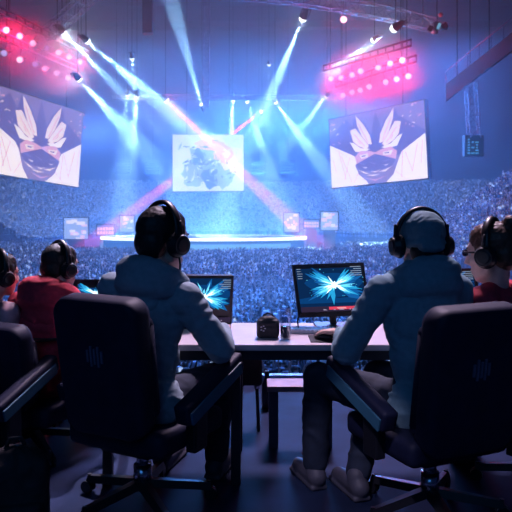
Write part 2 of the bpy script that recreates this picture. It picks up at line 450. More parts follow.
    for k in range(26):
        u, v = (rr.uniform(0.05, 0.22), rr.uniform(0.62, 0.93)) if k % 2 else (rr.uniform(0.76, 0.97), rr.uniform(0.66, 0.97))
        w, h, s = rr.uniform(0.008, 0.04), rr.uniform(0.008, 0.025), rr.uniform(-0.03, 0.03)
        pl(ROSE if k % 3 else PEACH, [(u, v), (u + w, v + s), (u + w * 0.8, v + s + h), (u + 0.004, v + h * 0.6)])
    return b.build('display', None, parent)

def hang(c, top, parent, m):
    b = MB()
    for t in (0.2, 0.8):
        a = c[0] + (c[1] - c[0]) * t
        b.cyl(a, Vector((a.x, a.y, top)), 0.07, n=6)
    return b.build('hanging_cable', m, parent)

M_case = mat('screen_case', (0.02, 0.02, 0.03), 0.5)
for px, Y, lab in ((((-12, 82), (83, 113), (78, 187), (-16, 171.3)), 90, 'big hanging screen with a winged mask picture, cut by the edge of the photo'),
                   (((329, 120), (424, 100), (428, 178), (332, 188)), 90, 'big tilted hanging screen with a winged mask picture, seen whole above the capped player')):
    c = quad_points(px, Y)
    o = empty('hanging_screen', (c[2] + c[3]) / 2); tag(o, lab, 'screen', 'hanging screens around the stage')
    inv = -Vector(o.location); c = [p + inv for p in c]
    n = screen_frame(c, 0.6, 0.12, M_case, 'case', o)
    winged(c, n, o); hang(c, 46 - o.location.z, o, M_black)

c = quad_points(((172.5, 134.5), (243.5, 134.5), (244, 191), (172.5, 191.5)), 107)
o = empty('hanging_screen', (c[2] + c[3]) / 2); tag(o, 'pale white hanging screen with a sketched figure straight above the stage', 'screen', 'hanging screens around the stage')
c = [p - Vector(o.location) for p in c]
n = screen_frame(c, 0.6, 0.10, M_case, 'case', o); hang(c, 46 - o.location.z, o, M_black)
b = MB(); lay = 0
WH, SKY, BLU, PNK, LPK, MINT = ((0.80, 0.90, 1.0), 0.9), ((0.42, 0.62, 0.92), 0.8), ((0.16, 0.32, 0.75), 0.8), ((0.95, 0.55, 0.80), 1.0), ((0.95, 0.78, 0.92), 1.0), ((0.78, 0.92, 0.90), 1.0)
def pl(t, pts):
    global lay
    lay += 1; b.use(tone(t)); b.poly([uv_on(c, *p) + n * 0.012 * lay for p in pts])
pl(WH, [(0, 0), (1, 0), (1, 1), (0, 1)])
def blob(t, cx, cy, rx, ry, seed, m=18, j=0.25):
    r = random.Random(seed)
    pl(t, [(min(0.985, max(0.015, cx + rx * q * math.cos(a))), min(0.98, max(0.02, cy + ry * q * math.sin(a)))) for a, q in ((2 * math.pi * k / m, 1 + r.uniform(-j, j)) for k in range(m))])
blob(MINT, 0.2, 0.45, 0.16, 0.3, 1); blob(LPK, 0.62, 0.62, 0.30, 0.30, 2); blob(SKY, 0.46, 0.5, 0.24, 0.34, 3); blob(PNK, 0.55, 0.80, 0.24, 0.10, 4)
blob(PNK, 0.72, 0.62, 0.13, 0.14, 5); blob(SKY, 0.30, 0.30, 0.16, 0.22, 6); blob(BLU, 0.55, 0.24, 0.16, 0.20, 7); blob(SKY, 0.72, 0.22, 0.14, 0.18, 8); blob(LPK, 0.76, 0.66, 0.06, 0.08, 9)
blob(BLU, 0.36, 0.60, 0.08, 0.14, 10)
rr = random.Random(11)
for k in range(130):
    u, v = rr.gauss(0.48, 0.21), rr.gauss(0.44, 0.21)
    if not (0.06 < u < 0.94 and 0.06 < v < 0.9): continue
    a, L = rr.uniform(0, math.pi), rr.uniform(0.04, 0.16); w = 0.013
    du, dv = math.cos(a) * L / 2, math.sin(a) * L / 2
    pl(rr.choice((BLU, WH, WH, SKY, BLU)), [(u - du, v - dv), (u + du * 0.2 - w, v + w), (u + du, v + dv), (u + du * 0.2 + w, v - w)])
b.build('display', None, o)

# small displays standing at the back of the floor crowd
for (x0, y0, x1, y1), t, lab in (((64, 217, 88, 238), 0, 'small lit display behind the crowd, nearest the red hooded player, white figure on it'),
                                 ((97, 224, 114, 234), 1, 'low pink lettered display behind the crowd between two taller ones before the stage'),
                                 ((120, 215, 134, 231), 0, 'small white and pink display just beside the head of the hooded player'),
                                 ((284, 212, 299, 231), 0, 'small white display at the end of the pink beam'),
                                 ((304, 219, 319, 227), 1, 'low pink lettered display between two white ones beyond the monitor'),
                                 ((321, 211, 338, 229), 0, 'small display with rows of writing, farthest from the stage beyond the monitor')):
    Y = 113.5
    o = empty('floor_display', P((x0 + x1) / 2, y1 + 1, Y) * 1.0); z0 = o.location.z; tag(o, lab, 'screen')
    w, h = (x1 - x0) / F * Y, (y1 - y0) / F * Y
    MB().box((0, 0.2, h / 2), (w + 0.3, 0.3, h + 0.3)).build('case', M_case, o)
    MB().box((0, 0.25, (FZ - z0 - 0.15) / 2), (w * 0.7, 0.25, z0 - FZ - 0.15)).build('stand', M_case, o)
    b = MB().use(tone(((0.36, 0.52, 0.92), 0.9) if t == 0 else ((0.16, 0.28, 0.75), 0.8))).box((0, 0.02, h / 2), (w, 0.05, h))
    rr = random.Random(int(x0))
    for k in range(12):
        cw, ch = rr.uniform(0.1, 0.35) * w, rr.uniform(0.06, 0.2) * h
        if t: cw, ch = 0.13 * w, 0.3 * h
        cx = rr.uniform(-0.5, 0.5) * (w - cw) if not t else (-0.42 + (k % 6) * 0.165) * w; cz = (rr.uniform(0, 1) * (h - ch) + ch / 2) if not t else h * (0.62 if k < 6 else 0.22)
        b.use(tone(((0.92, 0.88, 1.0), 1.0) if rr.random() < 0.6 and not t else ((0.95, 0.62, 0.85), 1.0))); b.box((cx, -0.02 - 0.004 * k, cz), (cw, 0.04, ch))
    b.build('display', None, o)
# ------------------------------------------------------------------ rigging, lamps and beams
ORD = ['first', 'second', 'third', 'fourth', 'fifth', 'sixth', 'seventh', 'eighth']
def truss(name, a, b_, w, label, sag=0.0, n=None, r=0.06):
    """a box lattice truss between two points"""
    a, b_ = Vector(a), Vector(b_); d = b_ - a; L = d.length; n = n or max(3, int(L / w))
    t = d.normalized(); u = t.cross(Vector((0, 0, 1)))
    u = u.normalized() if u.length > 0.1 else Vector((1, 0, 0)); v = u.cross(t).normalized()
    root = empty(name, (a + b_) / 2); tag(root, label, 'truss')
    off = (a + b_) / 2
    def pt(i, k):
        s = i / n; p = a + d * s + Vector((0, 0, -sag * 4 * s * (1 - s))) - off
        return p + u * (w / 2 if k in (0, 1) else -w / 2) + v * (w / 2 if k in (0, 3) else -w / 2)
    br = MB(); ROOF = 46.0
    for k in range(4):
        ch = MB()
        for i in range(n):
            ch.cyl(pt(i, k), pt(i + 1, k), r, n=5)
            br.cyl(pt(i, k), pt(i + 1, (k + 1) % 4) if i % 2 else pt(i + 1, (k + 3) % 4), r * 0.6, n=4)
            br.cyl(pt(i, k), pt(i, (k + 1) % 4), r * 0.6, n=4)
        ch.build('chord', M_truss, root)
    br.build('lattice', M_truss, root)
    for i in ((1, n - 1) if abs(t.z) < 0.8 else (0 if a.z > b_.z else n,)):
        q = (pt(i, 0) + pt(i, 2)) / 2; MB().cyl(q, Vector((q.x, q.y, ROOF - off.z)), 0.035, n=6).build('hanging_cable', M_black, root)
    return root

def lamp_meshes():
    body = MB().cyl((0, 0, 0.55), (0, 0, 0.02), 0.17, 0.26, 12).cyl((0, 0, 0.02), (0, 0, -0.04), 0.27, 0.27, 12).sph((0, 0, 0.55), 0.17, 10).mesh('lamp_body', M_black)
    yoke = MB().box((-0.31, 0, 0.35), (0.03, 0.06, 0.7)).box((0.31, 0, 0.35), (0.03, 0.06, 0.7)).box((0, 0, 0.71), (0.65, 0.06, 0.05)).cyl((0, 0, 0.7), (0, 0, 0.95), 0.03).mesh('yoke', M_black)
    return body, yoke
LB, LY = lamp_meshes()
LENS = {}
def stage_lamp(loc, target, color, strength, label, group=None, size=1.0, halo=0.0, halo_col=None, beam=None, name='stage_light', hook=None):
    """a lamp can on its yoke, its glowing lens facing target (local -Z)"""
    o = empty(name, loc); tag(o, label, 'stage light', group)
    o.rotation_euler = (Vector(target) - Vector(loc)).to_track_quat('-Z', 'Y').to_euler(); o.scale = (size,) * 3
    link(bpy.data.objects.new('lamp_body', LB), o); link(bpy.data.objects.new('yoke', LY), o)
    key = (color, strength)
    if key not in LENS:
        LENS[key] = MB().sph((0, 0, -0.10), (0.25, 0.25, 0.25), 14).mesh('lens', glow('lens_glow_%d' % len(LENS), color, strength), True)
    link(bpy.data.objects.new('lens', LENS[key]), o)
    hook = Vector(hook) if hook is not None else Vector((loc[0], loc[1], 46.0))
    inv = o.matrix_basis.inverted() if False else (Matrix.Translation(loc) @ o.rotation_euler.to_matrix().to_4x4() @ Matrix.Scale(size, 4)).inverted()
    MB().cyl(inv @ (Vector(loc) + (hook - Vector(loc)).normalized() * 0.2 * size), inv @ hook, 0.03, n=6).build('hanger_rod', M_black, o)
    if halo > 0:
        p = point('lamp_light', (0, 0, -0.6), halo, halo_col or color, 0.05); p.parent = o
    if beam:
        angle, power, bcol = beam
        l = bpy.data.lights.new('beam_light', 'SPOT'); l.energy = power; l.color = bcol; l.spot_size = math.radians(angle); l.spot_blend = 0.35; l.shadow_soft_size = 0.05
        s = bpy.data.objects.new('beam_light', l); link(s, o); s.location = (0, 0, -0.40)
    return o

PINK = (1.0, 0.0, 0.06)
def halo_smoke():
    """a puff that thins out towards its edge"""
    if 'halo_smoke' in MATS: return MATS['halo_smoke']
    m = haze('halo_smoke', 0.05); nt = m.node_tree; v = [n for n in nt.nodes if n.type == 'VOLUME_SCATTER'][0]
    tc = nt.nodes.new('ShaderNodeTexCoord'); mp = nt.nodes.new('ShaderNodeMapping'); mp.inputs['Location'].default_value = (-1, -1, -1); mp.inputs['Scale'].default_value = (2, 2, 2)
    g = nt.nodes.new('ShaderNodeTexGradient'); g.gradient_type = 'SPHERICAL'; k = nt.nodes.new('ShaderNodeMath'); k.operation = 'MULTIPLY'; k.inputs[1].default_value = 0.38
    nt.links.new(tc.outputs['Generated'], mp.inputs['Vector']); nt.links.new(mp.outputs[0], g.inputs['Vector']); nt.links.new(g.outputs['Fac'], k.inputs[0]); nt.links.new(k.outputs[0], v.inputs['Density'])
    return m
def bank(rows, Ys, where):
    ends = [P(r[i][0], r[i][1], Ys[0 if i == 0 else 1]) for r in rows for i in (0, -1)]
    ctr = (ends[0] + ends[1] + ends[2] + ends[3]) / 4; ax = (ends[1] + ends[3] - ends[0] - ends[2]) / 2; half = ax.length / 2; q = ax.to_track_quat('X', 'Z').to_matrix().to_4x4()
    pf = MB().sph((0, 0, 0), (half + 3.2, 3.4, 3.6), 32).build('halo_puff', halo_smoke(), None); pf.matrix_world = Matrix.Translation(ctr) @ q  # added smoke volume standing in for the lamps' compact pink halo
    tag(pf, 'added smoke that makes the halo of the pink lamp bank ' + where, 'smoke', kind='stuff')
    for ri, (row, name) in enumerate(zip(rows, ('upper', 'lower'))):
        lit = 0
        pts = []
        for i, (x, y, st) in enumerate(row):
            s = i / (len(row) - 1); Y = Ys[0] + (Ys[1] - Ys[0]) * s
            p = P(x, y, Y); pts.append(p)
            lab = '%s stage lamp, %s in the %s row of the bank %s' % ('bright pink' if st > 1 else ('pale pink' if st == 1 else 'dim bluish'), ORD[i], name, where)
            col = (1.0, 0.62, 0.80) if st > 0 else (0.45, 0.50, 0.95)
            stage_lamp(p, p + Vector((0 if p.x < 0 else -0.0, -1.0, -0.35)) , col, (0.9, 2.2, 3.0)[st], lab, 'pink stage lamps ' + where, 0.95, (0, 130, 400)[st], PINK, None, 'stage_light', P(*row[0][:2], Ys[0]).lerp(P(*row[-1][:2], Ys[1]), s) + Vector((0, 0.45, 1.0)))
        up = Vector((0, 0.45, 1.0))
        a, z = pts[0] + up, pts[-1] + up; e = (z - a) * 0.12
        rail = MB().cyl(a - e, z + e, 0.09, n=8).cyl(a - e + Vector((0, 0, .5)), z + e + Vector((0, 0, .5)), 0.09, n=8)
        for k in range(13):
            q = a - e + (z - a + e * 2) * (k / 12); rail.cyl(q, q + Vector((0, 0, .5)), 0.05, n=5)
        for q in (a, z): rail.cyl(q, Vector((q.x, q.y, 46.0)), 0.03, n=6)
        tag(rail.build('lamp_rail', M_black), 'dark double pipe carrying the %s row of the pink lamp bank %s' % (name, where), 'rail')

bank([[(6.5, 30, 2), (20, 36, 2), (33, 43, 1), (47, 48, 0), (58.5, 52.5, 2), (69, 57, 2), (80, 62, 2)],
      [(4.5, 53, 0), (20, 59.5, 1), (35.5, 64, 0), (45, 68.5, 1), (56.5, 73, 1), (68, 77.5, 1)]], (52, 66), 'over the cut-off screen')
bank([[(402, 60, 2), (390, 63.5, 2), (378, 67.5, 2), (360.5, 71, 2), (352, 75, 2), (341, 77.5, 2), (331, 78.5, 2)],
      [(408, 76, 1), (396.5, 79, 2), (385.5, 82, 1), (369, 86.5, 1), (360, 90, 1), (352, 92, 1), (342.5, 95, 1)]], (56, 66), 'over the tilted screen')

ICE = (0.62, 0.86, 1.0)
def beamer(px, Y, tpx, tY, angle, power, label, color=ICE, lens=6.0, size=1.0, bcol=None, halo=260):
    p, t = P(*px, Y), P(*tpx, tY)
    return stage_lamp(p, t, tuple(0.6 + 0.4 * c for c in color), lens, label, None, size, halo, color, (angle * 1.4, power * 1.3, bcol or (0.30, 0.62, 1.0)))
BEAMS = [
    ((62, 31), 60, (104, 74), 60, 5, 2.0, 'white beam lamp up by the short ceiling truss, above the pink bank', ICE, 6, 1.2),
    ((86, 40), 60, (142, 88), 72, 7, 3.2, 'white beam lamp just beyond the upper row of pink lamps, its beam slanting down', ICE, 6, 1.1),
    ((78, 78), 60, (128, 132), 75, 7, 2.2, 'white beam lamp at the end of the lower pink row, throwing the strongest beam', ICE, 7, 1.1),
    ((132, 57), 75, (134, 100), 75, 5, 0.8, 'lone white lamp pointing straight down, hung below the dark hanging duct', ICE, 6, 1.0),
    ((137, 95), 90, (131, 150), 112, 9, 2.0, 'white beam lamp on the middle rig, brighter one of a close pair', ICE, 6, 1.3),
    ((127.5, 94), 90, (122, 150), 112, 9, 0.9, 'white beam lamp on the middle rig, dimmer one of a close pair', ICE, 5, 1.0),
    ((202, 106), 85, (188, 58), 85, 8, 1.6, 'white beam lamp pointing upward above the pale screen', ICE, 5, 1.0),
    ((233, 99), 111, (229, 160), 118, 11, 2.6, 'white beam lamp over the pale screen\'s corner, throwing a wide beam down', ICE, 6, 1.4),
    ((247, 101), 111, (266, 160), 118, 9, 2.0, 'white beam lamp second along the middle rig past the pale screen', ICE, 6, 1.1),
    ((275, 101.5), 95, (318, 160), 122, 9, 2.6, 'white beam lamp on the middle rig slanting toward the tilted screen', ICE, 6, 1.1),
    ((269, 64), 90, (269, 104), 90, 4, 0.8, 'small white beam lamp pointing straight down high over the middle rig', ICE, 5, 0.8),
    ((303.5, 17), 70, (268, 102), 80, 5.5, 4.0, 'large white beam lamp on the long curved truss, slanting down to the middle rig', ICE, 8, 1.5),
    ((395.5, 27.5), 60, (330, 74), 66, 6, 1.1, 'largest white lamp near the speaker end of the long truss', ICE, 9, 1.4),
    ((374.5, 39.5), 62, (330, 70), 66, 5, 0.6, 'white beam lamp between the largest lamp and the pink bank', ICE, 7, 1.0),
    ((327, 95.5), 75, (300, 130), 95, 6, 1.4, 'white beam lamp at the low end of the pink bank over the tilted screen', ICE, 6, 0.9),
]
BP = 290000
for a in BEAMS:
    (x0, y0), (x1, y1) = a[0], a[2]; t, tY = a[2], a[3]
    if y1 > y0:                                     # the beam goes on to the ground just behind the stage
        t, tY = (x0 + (x1 - x0) * (252 - y0) / (y1 - y0), 252), 114
    beamer(a[0], a[1], t, tY, a[4], a[5] * BP, *a[6:])
HOT = (1.0, 0.22, 0.62)
beamer((165.5, 99.5), 88, (310, 238), 106, 4.6, 9 * BP, 'rosy lamp on the middle rig throwing the long pink beam across the pale screen', HOT, 5, 1.3, (1.0, 0.02, 0.30), 700)
beamer((262, 111), 118, (126, 216), 112, 3.4, 20 * BP, 'rosy lamp behind the pale screen throwing a pink beam down to the stage', HOT, 5, 1.2, (1.0, 0.02, 0.30))
p = P(343.5, 19.5, 66); stage_lamp(p, p + Vector((0, -1, -.3)), (1.0, 0.45, 0.6), 4, 'single red lamp alone on the long curved truss', None, 1.2, 500, (1.0, 0.05, 0.2))

truss('lighting_truss', P(232, -8, 64), P(436, 26, 62), 1.1, 'long curved lattice truss crossing the top of the hall', -0.5)
truss('lighting_truss', P(48, 34, 58), P(92, -6, 62), 1.1, 'short lattice truss slanting up to the ceiling over the pink bank')
truss('lighting_truss', P(112, 97, 91), P(345, 98, 96), 0.6, 'straight middle rig truss carrying the small white beam lamps above the pale screen')
truss('lighting_truss', P(207, -5, 84), P(206, 108, 84), 0.7, 'upright lattice truss hanging from the ceiling beside the dark box')
truss('lighting_truss', P(470, 70, 62), P(474, 138, 62), 0.9, 'pair of upright lattice rails holding up the cyan hanging box', 0, None, 0.05)
b = empty('hanging_box', P(148, 34, 70)); tag(b, 'dark boxy duct hanging from the ceiling over the stage', 'duct')
MB().box((0, 0, 3.2), (1.0, 1.0, 6.4), bev=0.05).build('casing', mat('duct_paint', (0.03, 0.04, 0.08), 0.6), b); MB().cyl((0, 0, 6.4), (0, 0, 46 - b.location.z), 0.12).build('drop_rod', M_black, b)
# catwalk under the roof
a, z = P(446, 84, 60), P(530, 18, 52); 
cw = empty('roof_catwalk', (a + z) / 2); tag(cw, 'long grey roof catwalk slanting up to the photo\'s edge', 'catwalk')
d = z - a; off = (a + z) / 2
MB().poly([a - off, z - off, z - off + Vector((0, 0, -1.4)), a - off + Vector((0, 0, -1.4))], (0.3, 1.2, 0)).build('deck', mat('catwalk_grey', (0.03, 0.04, 0.08), 0.7), cw)
b = MB()
for k in range(8):
    q = a + d * (k / 7) - off; b.cyl(q, q + Vector((0, 0, 1.1)), 0.04, n=5)
b.cyl(a - off + Vector((0, 0, 1.1)), z - off + Vector((0, 0, 1.1)), 0.05, n=5); b.build('railing', M_truss, cw)
for k in (0.15, 0.55, 0.95):
    q = a + d * k - off; MB().cyl(q, Vector((q.x, q.y, 46 - off.z)), 0.04, n=6).build('hanging_cable', M_black, cw)
# moving-head cluster at the end of the long truss
o = empty('lamp_cluster', P(437, 26, 61)); tag(o, 'cluster of dark lamp heads with one cyan lens ending the long truss', 'lamp cluster')
b = MB()
for k, (dx, dz, r) in enumerate(((0, 0, .45), (-.4, -.5, .35), (.35, .5, .4), (.5, -.2, .3), (-.2, .7, .3))): b.box((dx, 0, dz), (r * 1.2, r, r * 1.5), Matrix.Rotation(0.5 * k, 4, 'Y'), 0.06)
b.build('housing', M_black, o); MB().cyl((0, 0, 0), (0, 0, 46 - o.location.z), 0.04, n=6).build('hanger_rod', M_black, o)
MB().box((0.1, -0.32, -0.05), (0.25, 0.1, 0.55), Matrix.Rotation(0.4, 4, 'Y'), 0.04).build('lens', glow('cyan_lens', (0.2, 0.6, 0.9), 0.7), o)
MB().sph((0.25, -0.3, 0.9), 0.22).build('warm_lens', mat('warm_lens', (0.45, 0.12, 0.08), 0.4), o)
MB().sph((-0.35, -0.3, -0.6), 0.2).build('pale_lens', mat('pale_lens', (0.5, 0.4, 0.5), 0.4), o)
# hanging box with cyan read-out
o = empty('hanging_monitor_box', P(473, 146, 62)); tag(o, 'hanging black box with a glowing cyan read-out below two rails', 'hanging display')
MB().box((0, 0, 0), (1.7, 0.8, 1.9), bev=0.05).build('housing', M_black, o)
b = MB()
rr = random.Random(5)
for k in range(6):
    for j in range(3):
        if rr.random() < 0.8: b.box((-0.5 + j * 0.36, -0.42, -0.65 + k * 0.24), (0.30 * rr.uniform(.5, 1), 0.05, 0.13))
b.build('readout', glow('cyan_readout', (0.10, 0.50, 0.75), 0.55), o)
# hanging loudspeaker arrays far behind the stage
for (x, y), lab in (((124, 166), 'faint hanging speaker array nearest the cut-off screen'), ((153, 167), 'faint hanging speaker array between the first array and the pale screen'),
                    ((259, 167), 'faint hanging speaker array just past the pale screen'), ((288, 166), 'faint hanging speaker array nearest the tilted screen')):
    o = empty('speaker_array', P(x, y, 128)); tag(o, lab, 'speaker')
    b = MB(); g = MB()
    for k in range(5):
        M = Matrix.Translation((0, -0.06 * k * k, 0.8 - k * 0.48)) @ Matrix.Rotation(0.08 * k, 4, 'X')
        b.box((0, 0, 0), (2.6, 0.7, 0.40), M, 0.04); g.box((0, -0.36, 0), (2.4, 0.04, 0.12), M)
    b.build('cabinet', mat('speaker_grey', (0.08, 0.10, 0.2), 0.6), o); g.build('grille', mat('speaker_grille', (0.35, 0.4, 0.55), 0.5), o)
    MB().cyl((0, 0, 1), (0, 0, 46 - o.location.z), 0.05, n=5).build('hanging_cable', M_black, o)
# ------------------------------------------------------------------ platform and furniture
M_floor = mat('platform_floor', (0.016, 0.026, 0.066), 0.55, var=0.4, scale=2.5, bump=0.12, spec=0.04)
M_leather = mat('chair_leather', (0.009, 0.013, 0.042), 0.6, var=0.15, scale=20, bump=0.15, spec=0.3)
M_strip = mat('chair_teal_trim', (0.04, 0.15, 0.24), 0.5, var=0.1)
M_chrome = mat('chrome', (0.55, 0.55, 0.65), 0.18, 1.0)
M_plastic = mat('black_plastic', (0.012, 0.013, 0.02), 0.38)
M_soft = mat('black_foam', (0.015, 0.016, 0.022), 0.8)
fl = MB().box((0, 1.6, -0.15), (9, 7.2, 0.3)).build('floor', M_floor); fl['kind'] = 'structure'
tr = MB().box((0, 5.17, 0.02), (9, 0.06, 0.04)).build('trim_1', mat('edge_trim', (0.30, 0.38, 0.6), 0.35, 0.4)); tr['kind'] = 'structure'
MB().box((0, 5.05, -4.15), (9, 0.2, 7.7)).build('wall_platform', M_black)['kind'] = 'structure'

M_top = mat('table_laminate', (0.62, 0.54, 0.60), 0.5, var=0.08, scale=6, spec=0.2)
M_tdark = mat('table_frame', (0.02, 0.02, 0.035), 0.45)
TZ = 0.67
t = empty('gaming_table', (0.50, 3.53, 0)); tag(t, 'long pale-topped table with black frame carrying the players\' monitors', 'table')
MB().box((0, 0, TZ - 0.015), (2.5, 0.56, 0.03), bev=0.006).build('tabletop', M_top, t)
fr = MB(); fr.box((0, -0.22, TZ - 0.055), (2.4, 0.05, 0.05)).box((0, 0.22, TZ - 0.055), (2.4, 0.05, 0.05)).build('under_frame', M_tdark, t)
for x in (-1.2, -0.595, 1.2):
    for y in (-0.22, 0.22): MB().box((x, y, (TZ - 0.08) / 2), (0.045, 0.045, TZ - 0.08), bev=0.004).build('leg', M_tdark, t)

WORK = bpy.data.scenes.new('workbench')
def organic(b, name, m, parent=None, voxel=0.008, it=6, amp=0.0, freq=(14, 14, 6), seed=0.0):
    """fuse overlapping closed shapes into one smooth skin, with cloth folds of height amp"""
    o = bpy.data.objects.new('tmp', b.mesh('tmp', None)); WORK.collection.objects.link(o)
    r = o.modifiers.new('r', 'REMESH'); r.mode = 'VOXEL'; r.voxel_size = voxel; r.use_smooth_shade = True
    s = o.modifiers.new('s', 'SMOOTH'); s.factor = 0.5; s.iterations = it
    WORK.view_layers[0].update(); dg = WORK.view_layers[0].depsgraph
    me = bpy.data.meshes.new_from_object(o.evaluated_get(dg)); me.name = name
    old = o.data; bpy.data.objects.remove(o); bpy.data.meshes.remove(old)
    if amp > 0:
        N = len(me.vertices); co = np.empty(N * 3, 'f'); no = np.empty(N * 3, 'f')
        me.vertices.foreach_get('co', co); me.vertices.foreach_get('normal', no); co = co.reshape(-1, 3); no = no.reshape(-1, 3)
        sc = np.array(freq, 'f'); h = np.empty(N, 'f')
        for i, c in enumerate((co * sc).tolist()):
            q = Vector((c[0] + seed, c[1], c[2]))
            h[i] = noise.noise(q + Vector((noise.noise(q * 0.5) * 2, 0, noise.noise(q * 0.5 + Vector((5, 3, 1))) * 2)))
        co += no * (amp * (1 - 2.2 * np.abs(h)))[:, None]
        me.vertices.foreach_set('co', co.ravel()); me.update()
    me.materials.clear(); me.materials.append(m)
    for p in me.polygons: p.use_smooth = True
    return link(bpy.data.objects.new(name, me), parent)

def rounded_slab(w_bot, w_top, h, th, rad, n=8):
    """outline of a chair back seen from behind"""
    pts = []
    for cx, cz, a0 in ((w_top / 2 - rad, h - rad, 0), (-w_top / 2 + rad, h - rad, 90), (-w_bot / 2 + rad, rad, 180), (w_bot / 2 - rad, rad, 270)):
        for k in range(n + 1):
            a = math.radians(a0 + 90 * k / n); pts.append((cx + rad * math.cos(a), cz + rad * math.sin(a)))
    return pts

def gaming_chair(loc, yaw, label, group=None, back=(0.44, 0.46, 0.58), seat_z=0.40, emblem=False, back_z=0.38, recline=8):
    """yaw: how far it faces clockwise from straight ahead, degrees. Origin under the sitter's hips, the chair back behind."""
    o = empty('gaming_chair', loc, -math.radians(yaw)); tag(o, label, 'chair', group)
    wb, wt, h = back
    R = Matrix.Translation((0, -0.20, back_z)) @ Matrix.Rotation(math.radians(recline), 4, 'X')
    b = MB(); o1 = rounded_slab(wb, wt, h, 0, 0.07)
    rings = []
    for y, k in ((-0.065, 0.90), (-0.06, 0.965), (-0.035, 1.0), (0.02, 1.0), (0.045, 0.96), (0.05, 0.88)):
        rings.append([b.bm.verts.new(R @ Vector((x * k, y, h / 2 + (z - h / 2) * (k * 0.6 + 0.4)))) for x, z in o1])
    for i in range(len(rings) - 1):
        for k in range(len(o1)): b.bm.faces.new((rings[i][k], rings[i][(k + 1) % len(o1)], rings[i + 1][(k + 1) % len(o1)], rings[i + 1][k]))
    b.bm.faces.new(rings[0][::-1]); b.bm.faces.new(rings[-1])
    bk = b.build('backrest', M_leather, o, True)
    for s in (-1, 1): MB().cap(R @ Vector((s * (wb / 2 - 0.035), 0.05, 0.10)), R @ Vector((s * (wt / 2 - 0.04), 0.05, h - 0.12)), 0.04, 0.035, 10).build('side_bolster', M_leather, o, True)
    
    if emblem:
        e = MB()
        for k, hh in enumerate((0.05, 0.085, 0.065, 0.085, 0.05)): e.box((-0.036 + k * 0.018, -0.068, h * 0.60), (0.010, 0.006, hh), R @ Matrix.Rotation(0, 4, 'X'))
        e.build('back_emblem', mat('emblem_grey', (0.10, 0.12, 0.20), 0.5), o)
    MB().box((0, 0.04, seat_z - 0.055), (0.50, 0.50, 0.11), bev=0.045, seg=4).build('seat', M_leather, o, True)
    for s in (-1, 1):
        a = empty('armrest'); a.parent = o
        A, B = Vector((s * 0.285, -0.12, seat_z + 0.06)), Vector((s * 0.285, 0.34, seat_z + 0.20))
        d = (B - A).normalized(); Mx = Matrix.Translation((A + B) / 2) @ Matrix.Rotation(math.atan2(d.z, d.y), 4, 'X')
        MB().box((0, 0, 0), (0.075, (B - A).length, 0.09), Mx, 0.02, 3).build('arm_pad', M_leather, a, True)
        MB().box((s * 0.039, -0.01, -0.015), (0.012, (B - A).length * 0.9, 0.055), Mx, 0.004).build('arm_trim', M_strip, a)
        MB().box((s * 0.27, 0.02, seat_z - 0.01), (0.05, 0.10, 0.22), bev=0.01).build('arm_post', M_plastic, a)
    MB().cyl((0, 0, 0.10), (0, 0, seat_z - 0.10), 0.028, n=14).cyl((0, 0, 0.08), (0, 0, seat_z - 0.22), 0.04, n=14).build('gas_column', M_chrome, o, True)
    MB().box((0, 0.02, seat_z - 0.125), (0.26, 0.30, 0.04), bev=0.01).build('mechanism', M_plastic, o)
    for k in range(5):
        a = math.radians(90 + 72 * k + 20); c, sn = math.cos(a), math.sin(a)
        lg = MB()
        Ml = Matrix.Rotation(a, 4, 'Z')
        lg.use(M_plastic)
        for i in range(6):
            r0, r1 = 0.03 + i * 0.045, 0.03 + (i + 1) * 0.045
            z0, z1 = 0.115 - i * 0.006, 0.115 - (i + 1) * 0.006
            w0, w1 = 0.034 - i * 0.002, 0.034 - (i + 1) * 0.002
            q = [Ml @ Vector(p) for p in ((r0, -w0, z0 - .03), (r0, w0, z0 - .03), (r0, w0 * .5, z0), (r0, -w0 * .5, z0), (r1, -w1, z1 - .03), (r1, w1, z1 - .03), (r1, w1 * .5, z1), (r1, -w1 * .5, z1))]
            vs = [lg.bm.verts.new(p) for p in q]
            for fidx in ((0, 1, 2, 3), (7, 6, 5, 4), (0, 4, 5, 1), (1, 5, 6, 2), (2, 6, 7, 3), (3, 7, 4, 0)): lg.bm.faces.new([vs[x] for x in fidx])
        leg = lg.build('base_leg', M_chrome if False else mat('chair_base_dark', (0.03, 0.03, 0.05), 0.25, 0.6), o)
        cs = MB()
        for s in (-1, 1): cs.cyl(Ml @ Vector((0.30, s * 0.012 - .004, 0.028)), Ml @ Vector((0.30, s * 0.012 + .012, 0.028)), 0.028, n=14)
        cs.cyl(Ml @ Vector((0.295, 0, 0.03)), Ml @ Vector((0.295, 0, 0.085)), 0.010, n=8); cs.build('caster', M_plastic, leg)
    return o

# ------------------------------------------------------------------ people
M_skin = mat('skin', (0.74, 0.46, 0.38), 0.5, var=0.06, scale=30)
M_hair = mat('dark_hair', (0.014, 0.011, 0.012), 0.55, var=0.3, scale=60, bump=0.3)
M_brown = mat('brown_hair', (0.10, 0.045, 0.03), 0.5, var=0.3, scale=60, bump=0.3)
M_trouser = mat('dark_trousers', (0.012, 0.022, 0.048), 0.85, var=0.2, scale=30)
M_shoe = mat('shoe_grey', (0.07, 0.07, 0.10), 0.6, var=0.15)

